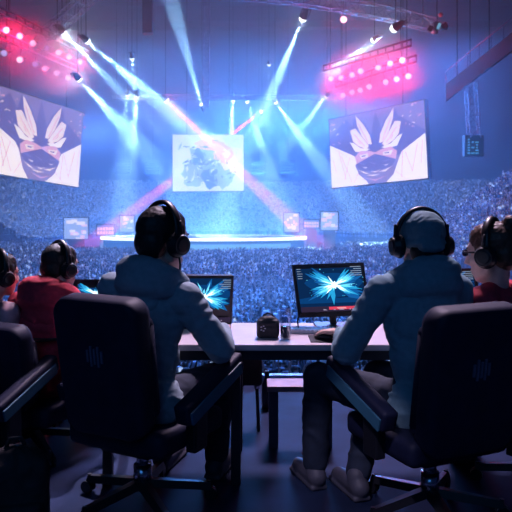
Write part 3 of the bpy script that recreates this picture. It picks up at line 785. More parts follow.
def hand(b, wrist, direc, palm, side, size=1.0, curl=0.5):
    """palm, four unequal bent fingers and a thumb leaving the side of the palm. side +1: thumb towards direc x palm"""
    d = Vector(direc).normalized(); p = Vector(palm).normalized(); p = (p - d * p.dot(d)).normalized(); s = d.cross(p) * side
    w = Vector(wrist); k = size
    for i, (off, L) in enumerate(((0.030, 0.072), (0.010, 0.080), (-0.010, 0.074), (-0.029, 0.058))):
        kn = w + d * (0.088 - 0.004 * abs(i - 1)) * k + s * off * k
        b.cap(w + s * off * 0.55 * k, kn, 0.0145 * k, 0.0115 * k, 10)
        dd, q = d.copy(), kn; sp = s * off * 1.6
        for j, fr_ in enumerate((0.45, 0.31, 0.24)):
            dd = (dd + p * curl * (0.30, 0.55, 0.55)[j] + sp * (0.6 if j == 0 else 0)).normalized()
            e = q + dd * L * fr_ * k; b.cap(q, e, (0.0098 - 0.0010 * j) * k, (0.0090 - 0.0010 * j) * k, 10); q = e
    t0 = w + d * 0.022 * k + s * 0.024 * k + p * 0.006; t1 = t0 + (d * 0.55 + s * 0.75 + p * 0.25).normalized() * 0.040 * k; t2 = t1 + (d * 0.95 + s * 0.30 + p * 0.25).normalized() * 0.034 * k; t3 = t2 + (d + p * 0.2).normalized() * 0.026 * k
    b.chain([t0, t1, t2, t3], [0.0145 * k, 0.0125 * k, 0.0105 * k, 0.0085 * k], 10)

def head_shapes(b, M, k):
    def s(c, r): b.sph(M @ (Vector(c) * k), [x * k for x in r], 18, M.to_3x3().to_4x4())
    def c(a, d, ra, rb): b.cap(M @ (Vector(a) * k), M @ (Vector(d) * k), ra * k, rb * k, 10)
    s((0, -0.015, 0.035), (0.075, 0.096, 0.088)); s((0, 0.022, 0.03), (0.068, 0.072, 0.068)); s((0, 0.026, -0.04), (0.058, 0.062, 0.072)); s((0, 0.062, -0.098), (0.026, 0.022, 0.018))
    c((-0.032, 0.086, 0.028), (0.032, 0.086, 0.028), 0.012, 0.012); c((0, 0.092, 0.015), (0, 0.112, -0.030), 0.010, 0.013); c((-0.012, 0.10, -0.034), (0.012, 0.10, -0.034), 0.009, 0.009)
    c((-0.018, 0.086, -0.066), (0.018, 0.086, -0.066), 0.0075, 0.0075); c((-0.016, 0.085, -0.077), (0.016, 0.085, -0.077), 0.008, 0.008)
    for q in (-1, 1):
        s((q * 0.046, 0.058, -0.018), (0.022, 0.026, 0.022)); s((q * 0.079, -0.004, -0.006), (0.010, 0.022, 0.031)); c((q * 0.055, 0.0, -0.06), (q * 0.02, 0.06, -0.095), 0.022, 0.020)

class Fig: pass
def person(label, hip, shoulders, neck, head, head_rot, elbows, wrists, hands, knees, ankles, hk=1.08, mats=None, voxel=0.009, hood=True, hip_r=0.11, foot_dir=(0, 1, 0), hair='short', sleeve_amp=0.007, torso_k=1.0):
    """one continuous body grown around its joints, with clothes and hair as children; joints are world positions ([his left, his right])"""
    g = Fig(); hip = Vector(hip); root = empty('person', (hip.x, hip.y, 0)); tag(root, label, 'person'); org = Vector((hip.x, hip.y, 0))
    L = lambda p: Vector(p) - org
    hipc = L(hip); shl = [L(p) for p in shoulders]; nk = L(neck); hc = L(head); el = [L(p) for p in elbows]; wr = [L(p) for p in wrists]; kn = [L(p) for p in knees]; an = [L(p) for p in ankles]
    hy, hp, hr = [math.radians(a) for a in head_rot]
    HM = Matrix.Translation(hc) @ Matrix.Rotation(-hy, 4, 'Z') @ Matrix.Rotation(hp, 4, 'X') @ Matrix.Rotation(hr, 4, 'Y')
    across = (shl[1] - shl[0]).normalized(); chest = (shl[0] + shl[1]) / 2; side_h = across * 0.085
    hips = [hipc - side_h, hipc + side_h]; waist = hipc.lerp(chest, 0.4); fwd = Vector((-across.y, across.x, 0)).normalized()
    rib = hipc.lerp(chest, 0.72)
    def torso(b, e, k=1.0):
        for h in hips: b.sph(h, 0.105 * k + e, 16)
        b.sph(hipc - fwd * 0.02, (0.15 * k + e,) * 2 + (0.10 + e,), 16)
        X = Matrix((across, fwd, across.cross(fwd))).transposed().to_4x4()
        b.sph(waist, (0.155 * k + e, 0.115 * k + e, 0.15 + e), 18, X); b.sph(rib, (0.168 * k + e, 0.122 * k + e, 0.17 + e), 18, X)
        b.sph(chest - Vector((0, 0, 0.045)), (0.175 * k + e, 0.11 * k + e, 0.10 + e), 18, X)
        for i in (0, 1): b.cap(chest.lerp(nk, 0.35), shl[i], 0.056 * k + e, 0.062 * k + e, 14)
    sk = MB()
    torso(sk, -0.012, torso_k)
    sk.cap(chest.lerp(nk, 0.2), hc - HM.to_3x3() @ Vector((0, 0.02, 0.055)) * hk, 0.060, 0.056, 16)
    head_shapes(sk, HM, hk)
    for i in (0, 1):
        sk.cap(shl[i], el[i], 0.052, 0.041, 14); sk.chain([el[i], el[i].lerp(wr[i], 0.35), wr[i]], [0.041, 0.042, 0.027], 14)
        if hands[i]: hand(sk, wr[i], *hands[i])
        else: sk.sph(wr[i] + (wr[i] - el[i]).normalized() * 0.05, (0.04, 0.04, 0.025))
        sk.cap(hips[i], kn[i], 0.085, 0.056, 14); sk.chain([kn[i], kn[i].lerp(an[i], 0.35), an[i]], [0.055, 0.054, 0.036], 14)
        fd = Vector(foot_dir).normalized(); sk.chain([an[i] - Vector((0, 0, 0.03)), an[i] + fd * 0.14 - Vector((0, 0, 0.05))], [0.038, 0.03], 10)
    organic(sk, 'body', mats['skin'], root, min(voxel, 0.0055) if any(hands) else voxel, 4)
    top = MB(); torso(top, 0.010, torso_k)
    for i in (0, 1):
        mid = shl[i].lerp(el[i], 0.5)
        top.chain([shl[i], mid, el[i]], [0.072, 0.064, 0.062], 16)
        cuff = el[i].lerp(wr[i], 0.90); top.chain([el[i], el[i].lerp(wr[i], 0.45), cuff], [0.062, 0.055, 0.042], 16); top.cap(el[i].lerp(wr[i], 0.84), cuff, 0.043, 0.040)
    organic(top, 'hoodie' if hood else 'jersey', mats['top'], root, voxel, 5, sleeve_amp, (9, 9, 16), hip.x * 7)
    if hood:
        hd = MB(); c0 = chest.lerp(nk, 0.75)
        ring = []
        for k in range(13):
            a = math.radians(-200 + 220 * k / 12 + 0)            # collar round the back and sides of the neck
            a = math.radians(180 * k / 12)
            ring.append(c0 + across * math.cos(a) * 0.135 - fwd * (math.sin(a) * 0.125 - 0.02) + Vector((0, 0, 0.055 * math.sin(a) + 0.0)))
        hd.chain(ring, [0.040 + 0.026 * math.sin(math.pi * k / 12) for k in range(13)], 12)
        ring2 = [p + Vector((0, 0, -0.050)) - fwd * 0.022 for p in ring[1:-1]]; hd.chain(ring2, [0.038 + 0.024 * math.sin(math.pi * k / 10) for k in range(11)], 12)
        hd.sph(c0 - fwd * 0.12 - Vector((0, 0, 0.09)), (0.10, 0.045, 0.09), 16, Matrix((across, fwd, across.cross(fwd))).transposed().to_4x4())
        organic(hd, 'hood', mats.get('hood', mats['top']), root, voxel, 4, 0.006, (7, 7, 20), hip.x)
    tr_ = MB()
    for h in hips: tr_.sph(h, 0.098, 16)
    tr_.sph(hipc - fwd * 0.02, (0.14, 0.14, 0.085), 16)
    for i in (0, 1):
        tr_.cap(hips[i], kn[i], 0.098, 0.072, 16); tr_.chain([kn[i], kn[i].lerp(an[i], 0.4), kn[i].lerp(an[i], 0.93)], [0.070, 0.068, 0.056], 16)
    organic(tr_, 'trousers', mats['legs'], root, voxel, 5, 0.006, (9, 9, 13), hip.y * 5)
    fd = Vector(foot_dir).normalized(); fs = Vector((fd.y, -fd.x, 0))
    for i in (0, 1):
        sh = MB(); base = Vector((an[i].x, an[i].y, 0))
        sh.chain([base + Vector((0, 0, 0.055)) - fd * 0.03, base + fd * 0.08 + Vector((0, 0, 0.05)), base + fd * 0.19 + Vector((0, 0, 0.036))], [0.046, 0.044, 0.034], 12)
        sh.cap(base + Vector((0, 0, 0.06)) - fd * 0.01, base + Vector((0, 0, 0.10)), 0.047, 0.046)
        sh.box((0, 0.08, 0.012), (0.088, 0.28, 0.024), Matrix.Translation(base) @ Matrix.Rotation(math.atan2(-fd.x, fd.y), 4, 'Z'), 0.01)
        so = organic(sh, 'shoe', mats['shoe'], root, 0.007, 3)
    def hs(b, c, r): b.sph(HM @ (Vector(c) * hk), [x * hk for x in r], 18, HM.to_3x3().to_4x4())
    hb = MB()
    if hair in ('short', 'bun'):
        hs(hb, (0, -0.014, 0.047), (0.081, 0.102, 0.085)); hs(hb, (0, -0.055, -0.005), (0.070, 0.058, 0.068)); hs(hb, (0, 0.006, 0.070), (0.070, 0.080, 0.058))
        for q in (-1, 1): hs(hb, (q * 0.066, 0.012, 0.03), (0.016, 0.035, 0.05))
    if hair == 'bun':
        hs(hb, (0, -0.090, 0.118), (0.034, 0.034, 0.034)); hs(hb, (0, -0.075, 0.09), (0.026, 0.03, 0.03))
    if hair == 'cap':
        hs(hb, (0, -0.05, -0.03), (0.068, 0.052, 0.055))
    organic(hb, 'hair', mats['hair'], root, 0.007, 3, 0.0025, (40, 40, 40))
    if hair == 'cap':
        cb = MB(); hs(cb, (0, -0.018, 0.050), (0.090, 0.108, 0.086)); hs(cb, (0, -0.02, 0.005), (0.089, 0.106, 0.028))
        hs(cb, (0, -0.095, -0.012), (0.055, 0.03, 0.022))
        cp = organic(cb, 'cap', mats['cap'], root, 0.006, 3, 0.003, (20, 20, 20))
        MB().sph(HM @ (Vector((0, -0.018, 0.137)) * hk), 0.009, 10).build('cap_button', mats['cap'], cp, True)
    for q in (-1, 1):
        e = MB().use(mat('eye_white', (0.6, 0.58, 0.56), 0.25)).sph(HM @ (Vector((q * 0.031, 0.0785, 0.008)) * hk), 0.0115 * hk, 14)
        e.use(mat('eye_iris', (0.03, 0.02, 0.015), 0.2)).sph(HM @ (Vector((q * 0.031, 0.0850, 0.007)) * hk), 0.0062 * hk, 10); e.build('eye', None, root, True)
        MB().cap(HM @ (Vector((q * 0.018, 0.096, 0.028)) * hk), HM @ (Vector((q * 0.048, 0.086, 0.031)) * hk), 0.0045 * hk, 0.003 * hk, 8).build('eyebrow', mats['hair'], root, True)
    g.root, g.HM, g.org, g.hk = root, Matrix.Translation(org) @ HM, org, hk
    return g

def headset(g, label, col=None, wide=1.0, cable=None, mic=False, accent=False):
    o = empty('headphones', g.HM.translation); tag(o, label, 'headphones'); o.matrix_world = g.HM
    k = g.hk
    b = MB(); pts = []
    for i in range(25):
        a = math.pi * i / 24; pts.append((0.100 * k * wide * math.cos(a), -0.012 * k, 0.02 * k + 0.126 * k * math.sin(a)))
    outer = []
    for i, p in enumerate(pts):                      # a flat padded strap swept over the head
        t = (Vector(pts[min(i + 1, 24)]) - Vector(pts[max(i - 1, 0)])).normalized(); nrm = Vector((t.z, 0, -t.x))
        if nrm.z < 0 and 2 < i < 22: nrm = -nrm
        outer.append([b.bm.verts.new(Vector(p) + nrm * (0.009 * k * math.sin(u)) + Vector((0, 0.017 * k * math.cos(u), 0))) for u in [2 * math.pi * j / 12 for j in range(12)]])
    for i in range(24):
        for j in range(12): b.bm.faces.new((outer[i][j], outer[i][(j + 1) % 12], outer[i + 1][(j + 1) % 12], outer[i + 1][j]))
    b.bm.faces.new(outer[0][::-1]); b.bm.faces.new(outer[-1])
    b.build('headband', col or M_plastic, o, True)
    for s in (-1, 1):
        c = MB(); x = s * 0.094 * k * wide
        c.use(col or M_plastic).cyl((x, -0.005, -0.008 * k), (x + s * 0.026 * k, -0.005, -0.008 * k), 0.046 * k, 0.036 * k, 24)
        c.cyl((x + s * 0.026 * k, -0.005, -0.008 * k), (x + s * 0.030 * k, -0.005, -0.008 * k), 0.030 * k, 0.024 * k, 24)
        cup = c.build('ear_cup', None, o)
        cu = MB()
        for i in range(20):
            a0, a1 = 2 * math.pi * i / 20, 2 * math.pi * (i + 1) / 20
            cu.cap((x - s * 0.006 * k, -0.005 + 0.036 * k * math.cos(a0), -0.008 * k + 0.036 * k * math.sin(a0)), (x - s * 0.006 * k, -0.005 + 0.036 * k * math.cos(a1), -0.008 * k + 0.036 * k * math.sin(a1)), 0.013 * k, None, 8)
        cu.build('ear_cushion', M_soft, cup, True)
        yk = MB().cap((x + s * 0.010 * k, -0.005, 0.035 * k), (s * 0.103 * k * wide, -0.012 * k, 0.075 * k), 0.008 * k, 0.007 * k, 8)
        if accent: yk.use(M_plastic)
        yk.build('yoke', M_chrome if accent else M_plastic, o, True)
    if cable:
        MB().tube([Vector(p) for p in cable], 0.004, 6).build('cable', M_plastic, o)
    return o
# ------------------------------------------------------------------ the two players in the middle
M_hoodA = mat('grey_hoodie', (0.30, 0.40, 0.47), 0.85, var=0.10, scale=40, bump=0.2)
M_hoodB = mat('teal_hoodie', (0.22, 0.38, 0.46), 0.85, var=0.10, scale=40, bump=0.2)
M_red = mat('red_hoodie', (0.62, 0.035, 0.07), 0.8, var=0.15, scale=40, bump=0.2)
M_cap = mat('teal_cap', (0.16, 0.30, 0.36), 0.8, var=0.10, scale=50, bump=0.2)
def kit(top, hair=M_hair, **k): return dict(skin=M_skin, top=top, legs=M_trouser, shoe=M_shoe, hair=hair, **k)

A = person('player in grey hoodie with short dark hair, arm resting on the table edge',
    hip=(-0.50, 3.08, 0.47), shoulders=[(-0.665, 3.27, 0.935), (-0.310, 3.09, 0.905)], neck=(-0.452, 3.19, 0.995), head=(-0.428, 3.21, 1.155), head_rot=(42, -4, 2),
    elbows=[(-0.66, 3.40, 0.73), (-0.160, 3.12, 0.68)], wrists=[(-0.46, 3.52, 0.715), (-0.165, 3.40, 0.710)],
    hands=[None, ((0.02, 1, 0.0), (0, 0, -1), 1, 1.0, 0.45)],
    knees=[(-0.47, 3.48, 0.49), (-0.185, 3.42, 0.475)], ankles=[(-0.46, 3.50, 0.085), (-0.195, 3.40, 0.085)], hk=1.22, mats=kit(M_hoodA), foot_dir=(0.3, 1, 0))
headset(A, 'black over-ear headphones worn by the grey hooded player', cable=[(0.115, 0.0, -0.05), (0.11, 0.02, -0.10), (0.085, 0.04, -0.15), (0.05, 0.03, -0.21)], accent=True)

B = person('player in teal hoodie and backward cap, hand on the mouse at the table',
    hip=(0.74, 3.00, 0.47), shoulders=[(0.545, 3.03, 0.945), (0.905, 3.17, 0.945)], neck=(0.735, 3.12, 1.0), head=(0.740, 3.14, 1.145), head_rot=(-12, -4, 0),
    elbows=[(0.395, 3.06, 0.685), (0.96, 3.30, 0.72)], wrists=[(0.415, 3.31, 0.715), (0.80, 3.48, 0.715)],
    hands=[((-0.80, 0.55, -0.03), (0, 0, -1), -1, 1.0, 0.55), None],
    knees=[(0.295, 3.31, 0.50), (0.60, 3.42, 0.49)], ankles=[(0.275, 3.28, 0.085), (0.455, 3.16, 0.085)], hk=1.10, mats=kit(M_hoodB, cap=M_cap), hair='cap', foot_dir=(-0.35, 1, 0))
headset(B, 'large black over-ear headphones worn over the backward cap', wide=1.10, accent=False)

gaming_chair((-0.50, 3.09, 0), 28, 'dark gaming chair of the grey hooded player, its back squarely in view', 'gaming chairs', emblem=True, back=(0.40, 0.43, 0.58))
gaming_chair((0.745, 3.00, 0), -24, 'dark gaming chair of the capped player, its back reaching the photo\'s edge', 'gaming chairs', emblem=True, back=(0.43, 0.45, 0.60), back_z=0.34)

# ------------------------------------------------------------------ the players at the sides
C = person('player in red hoodie with cropped hair, slouched beyond the grey hooded player',
    hip=(-1.17, 3.80, 0.36), shoulders=[(-1.30, 3.86, 0.76), (-0.98, 3.78, 0.75)], neck=(-1.12, 3.85, 0.83), head=(-1.085, 3.88, 0.965), head_rot=(42, -4, 2),
    elbows=[(-1.38, 3.98, 0.55), (-0.94, 3.92, 0.52)], wrists=[(-1.22, 4.12, 0.62), (-0.90, 4.12, 0.62)], hands=[None, None],
    knees=[(-1.2, 4.22, 0.40), (-0.96, 4.22, 0.40)], ankles=[(-1.2, 4.25, 0.085), (-0.96, 4.25, 0.085)], hk=1.0, mats=kit(M_red), voxel=0.011)
headset(C, 'black headphones worn by the red hooded player')
gaming_chair((-1.19, 3.76, 0), 24, 'low dark gaming chair of the red hooded player', 'gaming chairs', back=(0.36, 0.36, 0.44), seat_z=0.30, back_z=0.28)
D = person('player in white and red jersey with slick black hair, cut by the photo\'s edge',
    hip=(-1.50, 3.76, 0.34), shoulders=[(-1.62, 3.84, 0.72), (-1.33, 3.74, 0.72)], neck=(-1.45, 3.80, 0.80), head=(-1.40, 3.83, 0.925), head_rot=(45, -4, 2),
    elbows=[(-1.68, 3.95, 0.55), (-1.30, 3.92, 0.50)], wrists=[(-1.55, 4.10, 0.62), (-1.30, 4.10, 0.62)], hands=[None, None],
    knees=[(-1.55, 4.2, 0.40), (-1.36, 4.2, 0.40)], ankles=[(-1.55, 4.22, 0.085), (-1.36, 4.22, 0.085)], hk=0.98, mats=kit(mat('jersey_white_red', (0.72, 0.40, 0.44), 0.7, var=0.6, scale=9)), voxel=0.011, hood=False)
headset(D, 'black headphones with a pale cup, worn by the player cut by the photo\'s edge', accent=True)
gaming_chair((-1.43, 3.40, 0), 18, 'dark gaming chair cut by the photo\'s edge, behind the jersey wearer', 'gaming chairs', back=(0.40, 0.40, 0.50), seat_z=0.30, back_z=0.24)
E2 = person('woman in red top and dark glasses with brown hair in a bun',
    hip=(1.26, 3.28, 0.42), shoulders=[(1.05, 3.24, 0.87), (1.26, 3.52, 0.87)], neck=(1.15, 3.36, 0.95), head=(1.130, 3.35, 1.085), head_rot=(-52, -6, 0),
    elbows=[(1.02, 3.32, 0.72), (1.20, 3.62, 0.74)], wrists=[(0.95, 3.52, 0.715), (1.05, 3.60, 0.715)], hands=[None, None],
    knees=[(1.02, 3.55, 0.46), (1.10, 3.70, 0.46)], ankles=[(1.04, 3.60, 0.085), (1.12, 3.72, 0.085)], hk=1.16, mats=kit(M_red, M_brown), voxel=0.010, hood=False, hair='bun', torso_k=0.9)
headset(E2, 'black headphones worn by the woman with the hair bun')
gl = empty('sunglasses', E2.HM.translation); gl.matrix_world = E2.HM; tag(gl, 'dark wraparound glasses on the woman with the hair bun', 'glasses')
k = E2.hk
for s in (-1, 1):
    MB().sph((s * 0.033 * k, 0.100 * k, 0.010 * k), (0.029 * k, 0.010 * k, 0.015 * k), 16).build('lens', mat('dark_lens', (0.02, 0.025, 0.06), 0.08), gl, True)
    MB().cap((s * 0.062 * k, 0.092 * k, 0.014 * k), (s * 0.084 * k, 0.0, 0.010 * k), 0.0045 * k).build('temple', M_plastic, gl, True)
MB().cap((-0.012 * k, 0.108 * k, 0.014 * k), (0.012 * k, 0.108 * k, 0.014 * k), 0.005 * k).build('bridge', M_plastic, gl, True)
gaming_chair((1.34, 3.26, 0), -50, 'dark gaming chair of the woman with the bun, mostly past the photo\'s edge', 'gaming chairs', back=(0.40, 0.42, 0.50), seat_z=0.34, back_z=0.32)

# ------------------------------------------------------------------ monitors
G_NIGHT = glow('screen_night', (0.003, 0.022, 0.085), 1.0)
def burst(b, c, n, seed, cu=0.55, cv=0.58, bar=True):
    """the game's picture: an icy winged burst over a deep blue field, with its read-outs"""
    rr = random.Random(seed); lay = [0]
    def pl(g, pts):
        lay[0] += 1; b.use(g)
        b.poly([uv_on(c, min(0.985, max(0.015, u)), min(0.98, max(0.02, v))) + n * 0.00006 * lay[0] for u, v in pts])
    tones = [glow('ice_%d' % i, col, s) for i, (col, s) in enumerate((((0.003, 0.05, 0.19), 1.0), ((0.008, 0.12, 0.40), 1.0), ((0.02, 0.36, 0.72), 1.1), ((0.15, 0.70, 1.0), 1.3), ((0.75, 0.97, 1.0), 1.6)))]
    pl(G_NIGHT, [(0, 0), (1, 0), (1, 1), (0, 1)])
    pl(tones[0], [(cu + 0.40 * math.cos(a) * (1 + 0.12 * math.sin(5 * a)), cv + 0.26 * math.sin(a)) for a in [2 * math.pi * k / 28 for k in range(28)]])
    pl(tones[0], [(0.0, 0.2), (1.0, 0.2), (1.0, 0.34), (0.6, 0.30), (0.3, 0.36), (0.0, 0.30)])
    wings = [math.radians(a) for a in (148, 156, 140, 30, 38, 22, 205, 215, 332, 325, 195, 345)]
    for t, num, l0, l1, wd in ((1, 46, 0.20, 0.50, 0.05), (2, 70, 0.12, 0.42, 0.030), (3, 70, 0.08, 0.32, 0.016), (4, 46, 0.04, 0.22, 0.012)):
        for k in range(num):
            a = rr.choice(wings) + rr.gauss(0, 0.085) if rr.random() < 0.92 else rr.uniform(0, 2 * math.pi)
            L = rr.uniform(l0, l1); r0 = rr.uniform(0.0, 0.4) * L; w = wd * rr.uniform(0.4, 1.0)
            ca, sa = math.cos(a), math.sin(a) * 1.25
            q = lambda r, o_: (cu + ca * r - sa * o_, cv + sa * r + ca * o_ * 1.3)
            pl(tones[t], [q(r0, 0), q(r0 + (L - r0) * 0.5, -w), q(L, rr.uniform(-w, w)), q(r0 + (L - r0) * 0.45, w)])
    pl(tones[4], [(cu + 0.035 * math.cos(a) * (1 + 0.5 * (k % 2)), cv + 0.06 * math.sin(a) * (1 + 0.5 * (k % 2))) for k, a in enumerate([2 * math.pi * k / 14 for k in range(14)])])
    for k in range(40):
        u, v = cu + rr.gauss(0, 0.2), cv + rr.gauss(0, 0.16); s_ = rr.uniform(0.004, 0.010)
        pl(tones[rr.choice((2, 3, 3))], [(u - s_, v), (u, v - s_), (u + s_, v), (u, v + s_ * 1.6)])
    grey = glow('hud_grey', (0.25, 0.32, 0.45), 1.0)
    for k in range(5): pl(grey, [(0.03, 0.93 - k * 0.05), (0.03 + rr.uniform(0.03, 0.09), 0.93 - k * 0.05), (0.10, 0.94 - k * 0.05), (0.03, 0.945 - k * 0.05)][:3] + [(0.03, 0.945 - k * 0.05)])
    for k in range(5): x = rr.uniform(0.78, 0.86); pl(grey, [(x, 0.95 - k * 0.045), (0.97, 0.95 - k * 0.045), (0.97, 0.965 - k * 0.045), (x, 0.965 - k * 0.045)])
    pl(glow('hud_bar', (0.03, 0.02, 0.05), 1.0), [(0, 0.02), (1, 0.02), (1, 0.13), (0, 0.13)])
    if bar:
        pl(glow('hud_red', (0.75, 0.06, 0.12), 1.0), [(0.42, 0.06), (0.80, 0.06), (0.82, 0.12), (0.42, 0.12)])
        pl(glow('hud_pink', (0.95, 0.35, 0.40), 1.0), [(0.55, 0.075), (0.68, 0.075), (0.66, 0.105), (0.53, 0.105)])
    for k in range(9):
        x = rr.uniform(0.03, 0.9); pl(glow('hud_pale', (0.35, 0.30, 0.45), 1.0), [(x, 0.05), (x + rr.uniform(0.01, 0.05), 0.05), (x + 0.02, 0.07), (x, 0.075)])

def monitor(px, Y, label, seed, bar=True, cu=0.55, drop=None):
    c = quad_points(px, Y); mid = (c[2] + c[3]) / 2; nn = (c[1] - c[0]).cross(c[3] - c[0]).normalized()
    if nn.y > 0: nn = -nn
    u = (c[1] - c[0]).normalized()
    foot = Vector((mid.x, mid.y, TZ)) - Vector((nn.x, nn.y, 0)) * 0.05
    foot.y = min(foot.y, 3.72)
    o = empty('computer_monitor', foot); tag(o, label, 'monitor', 'players\' monitors')
    c = [p - foot for p in c]
    q = [c[0] - u * .010 + Vector((0, 0, .010)), c[1] + u * .010 + Vector((0, 0, .010)), c[2] + u * .010 - Vector((0, 0, .022)), c[3] - u * .010 - Vector((0, 0, .022))]
    MB().poly([p - nn * 0.001 for p in q], -nn * 0.035).build('case', M_plastic, o)
    b = MB(); burst(b, c, nn, seed, cu, bar=bar); b.build('screen', None, o)
    bz = MB()
    for i in range(4):
        a, d, e, f = c[i], c[(i + 1) % 4], q[(i + 1) % 4], q[i]; bz.poly([a + nn * .002, d + nn * .002, e + nn * .002, f + nn * .002], -nn * 0.004)
    bz.build('bezel', M_plastic, o)
    ctr = (c[0] + c[1] + c[2] + c[3]) / 4
    st_ = MB().box((0, 0, 0.006), (0.20, 0.13, 0.012), Matrix.Rotation(math.atan2(u.y, u.x), 4, 'Z'), 0.004)
    st_.build('base', M_plastic, o)
    bk_ = ctr - nn * 0.045
    MB().cyl((0, 0, 0.01), bk_ + Vector((0, 0, -0.02)), 0.018, n=12).cyl(bk_ + nn * 0.02, bk_ - nn * 0.012, 0.045, n=16).build('stand', M_plastic, o)
    return o
monitor(((293.7, 266.7), (361.6, 264.4), (369, 311), (300.5, 313.5)), 3.68, 'monitor with an icy winged burst and red bar, beside the capped player', 3)
monitor(((165, 277.5), (232, 277.5), (229.6, 322), (163, 324)), 3.68, 'monitor half hidden by the grey hooded player\'s shoulder', 5, bar=False, cu=0.58)
monitor(((389.5, 273.5), (474, 270), (480, 312), (394, 315)), 3.70, 'monitor glimpsed behind the capped player\'s head', 8, bar=False)
# side table beyond, for the slouched players
t2 = empty('side_table', (-1.33, 4.42, 0)); tag(t2, 'table of the red hooded player, hidden low behind the chairs', 'table')
MB().box((0, 0, 0.585), (1.5, 0.6, 0.03), bev=0.006).build('tabletop', M_top, t2)
for x in (-0.7, 0.7):
    for y in (-0.25, 0.25): MB().box((x, y, 0.285), (0.045, 0.045, 0.57)).build('leg', M_tdark, t2)
_tz = TZ; TZ = 0.60
m3 = monitor(((60, 281), (108, 281), (109, 312), (60, 313)), 4.45, 'monitor glowing blue between the red hooded and grey hooded players', 12, bar=False, cu=0.7)
m3.children[0].location = m3.children[0].location
TZ = _tz

# ------------------------------------------------------------------ small things on and under the table
def on_table(px, Y): p = P(px, 0, Y); return (p.x, Y, TZ)
o = empty('camera_bag', on_table(268, 3.42)); tag(o, 'small black bag with a pale emblem standing on the table beside the tumbler', 'bag')
b = MB().box((0, 0, 0.045), (0.108, 0.075, 0.09), bev=0.022, seg=4); b.sph((0.0, 0, 0.085), (0.045, 0.034, 0.022), 14); organic(b, 'body', mat('bag_nylon', (0.018, 0.018, 0.026), 0.6, var=0.2, scale=60, bump=0.2), o, 0.004, 3, 0.002, (40, 40, 40))
MB().tube([(-0.03, 0, 0.088), (-0.02, 0, 0.110), (0.0, 0, 0.118), (0.022, 0, 0.110), (0.032, 0, 0.088)], 0.005).build('handle', M_plastic, o)
e = MB()
for k in range(5):
    a = math.pi * 2 * k / 5; e.box((-0.025 + 0.010 * math.cos(a), -0.0395, 0.05 + 0.012 * math.sin(a)), (0.008, 0.003, 0.004), None)
e.build('emblem', mat('emblem_pale', (0.45, 0.45, 0.52), 0.6), o)
o = empty('glass_tumbler', on_table(285.5, 3.38)); tag(o, 'clear glass tumbler with dark drink standing on the table', 'glass')
gm = bpy.data.materials.new('clear_glass'); gm.use_nodes = True; gn = gm.node_tree; gn.nodes.remove(gn.nodes['Principled BSDF'])
g1, g2, g3, g4 = (gn.nodes.new(x) for x in ('ShaderNodeBsdfTransparent', 'ShaderNodeBsdfGlossy', 'ShaderNodeMixShader', 'ShaderNodeLayerWeight'))
g1.inputs[0].default_value = (0.86, 0.91, 0.96, 1); g2.inputs['Roughness'].default_value = 0.05; g4.inputs['Blend'].default_value = 0.25; g5 = gn.nodes.new('ShaderNodeMath'); g5.operation = 'MULTIPLY'; g5.inputs[1].default_value = 0.6
gn.links.new(g4.outputs['Facing'], g5.inputs[0]); gn.links.new(g5.outputs[0], g3.inputs[0]); gn.links.new(g1.outputs[0], g3.inputs[1]); gn.links.new(g2.outputs[0], g3.inputs[2]); gn.links.new(g3.outputs[0], gn.nodes['Material Output'].inputs['Surface'])
MB().lathe([(0.024, 0.0), (0.029, 0.15), (0.0265, 0.15), (0.022, 0.008)], n=28).build('glass', gm, o, True)
MB().lathe([(0.0215, 0.009), (0.0235, 0.06)], n=28).build('drink', mat('dark_drink', (0.03, 0.03, 0.06), 0.1), o, True)
o = empty('keyboard', on_table(311, 3.55)); o.location.z = TZ; tag(o, 'pale keyboard lying below the monitor with the red bar', 'keyboard')
MB().box((0, 0, 0.008), (0.30, 0.11, 0.016), Matrix.Rotation(-0.1, 4, 'Z'), 0.004).build('case', mat('keyboard_pale', (0.55, 0.55, 0.62), 0.5), o)
b = MB()
for r in range(5):
    for c_ in range(14): b.box((-0.136 + c_ * 0.0207, -0.042 + r * 0.0205, 0.0185), (0.0165, 0.0165, 0.006), Matrix.Rotation(-0.1, 4, 'Z'))
b.build('keys', mat('key_pale', (0.7, 0.7, 0.76), 0.5), o)
o = MB().box((0, 0, 0.002), (0.20, 0.16, 0.004), bev=0.001).build('mouse_pad', mat('pad_black', (0.02, 0.02, 0.03), 0.8)); p = P(330, 0, 3.38); o.location = (p.x, 3.375, TZ); tag(o, 'black mouse pad on the table under the capped player\'s hand', 'mouse pad')
o = empty('computer_mouse', (0.325, 3.375, TZ + 0.004)); o.rotation_euler = (0, 0, 0.9); tag(o, 'dark mouse under the capped player\'s hand', 'mouse')
MB().sph((0, 0, 0.010), (0.028, 0.052, 0.018), 18).build('shell', M_plastic, o, True); MB().cyl((-0.004, 0.03, 0.024), (0.004, 0.03, 0.024), 0.006).build('wheel', M_soft, o)
o = MB().tube([P(301, 314, 3.66), P(298, 318, 3.62) , P(297.5, 322, 3.60), Vector((P(299, 0, 3.58).x, 3.58, TZ + .004)), Vector((P(304, 0, 3.5).x, 3.50, TZ + .004))], 0.004).build('monitor_cable', M_plastic); tag(o, 'black cable drooping from the monitor with the red bar to the table', 'cable')

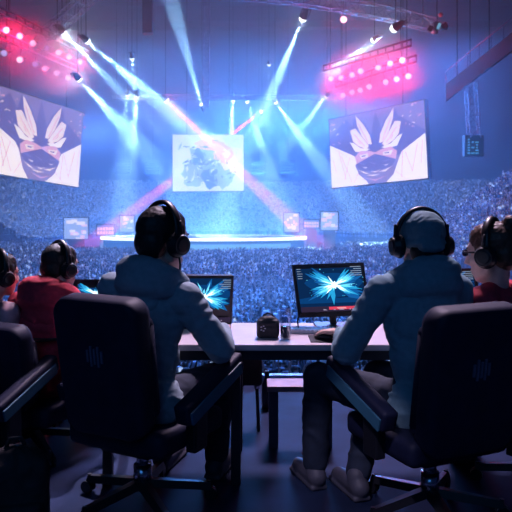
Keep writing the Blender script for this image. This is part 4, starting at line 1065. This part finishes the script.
# under the table
o = empty('low_bench', (0.24, 3.83, 0)); tag(o, 'low wooden bench under the table beyond the capped player\'s shin', 'bench')
M_wood = mat('bench_wood', (0.42, 0.24, 0.26), 0.5, var=0.2, scale=12)
MB().box((0, 0, 0.325), (0.36, 0.17, 0.03), bev=0.004).build('seat', M_wood, o)
for x in (-0.145, 0.145): MB().box((x, 0, 0.155), (0.05, 0.14, 0.31), bev=0.004).build('leg', mat('bench_leg', (0.05, 0.05, 0.09), 0.4), o)
o = empty('black_stool', (-0.04, 4.10, 0)); tag(o, 'small black padded stool on thin legs under the table', 'stool')
MB().box((0, 0, 0.35), (0.15, 0.15, 0.17), bev=0.02, seg=3).build('seat', M_soft, o, True)
for x in (-0.055, 0.055):
    for y in (-0.055, 0.055):
        l = MB().cyl((x, y, 0), (x * 0.8, y * 0.8, 0.27), 0.010, n=10).build('leg', M_plastic, o); MB().cyl((x * 0.8, y * 0.8, 0.245), (x * 0.8, y * 0.8, 0.262), 0.016, n=10).build('ferrule', M_chrome, l)
o = empty('dark_bottle', (0.070, 4.5, 0)); tag(o, 'dark bottle standing on the floor between the stool and bench', 'bottle')
MB().lathe([(0.030, 0), (0.034, 0.01), (0.034, 0.15), (0.014, 0.195), (0.014, 0.21)], n=20).build('body', mat('bottle_dark', (0.02, 0.025, 0.05), 0.2), o, True); MB().cyl((0, 0, 0.21), (0, 0, 0.235), 0.016).build('lid', M_plastic, o)

o = empty('backpack', (-0.90, 2.62, 0), 0.35); tag(o, 'dark backpack slumped on the floor in the photo\'s bottom corner', 'backpack')
b = MB(); b.box((0, 0, 0.20), (0.24, 0.15, 0.40), None, 0.07, 5); b.sph((0, 0.0, 0.36), (0.105, 0.07, 0.07), 16); b.box((0, -0.085, 0.14), (0.18, 0.06, 0.20), None, 0.03, 4)
organic(b, 'body', mat('backpack_canvas', (0.03, 0.026, 0.03), 0.8, var=0.35, scale=18, bump=0.3), o, 0.007, 4, 0.004, (16, 16, 16))
for s_ in (-1, 1): MB().tube([(s_ * 0.07, 0.07, 0.36), (s_ * 0.09, 0.12, 0.28), (s_ * 0.09, 0.125, 0.16), (s_ * 0.09, 0.07, 0.07)], 0.012).build('strap', M_soft, o, True)
MB().tube([(-0.035, 0, 0.42), (-0.02, 0, 0.455), (0.02, 0, 0.455), (0.035, 0, 0.42)], 0.008).build('handle', M_soft, o, True)
MB().box((0, -0.118, 0.20), (0.15, 0.006, 0.008)).build('zipper', mat('zip_brown', (0.16, 0.09, 0.06), 0.4, 0.4), o)

bpy.data.scenes.remove(WORK)
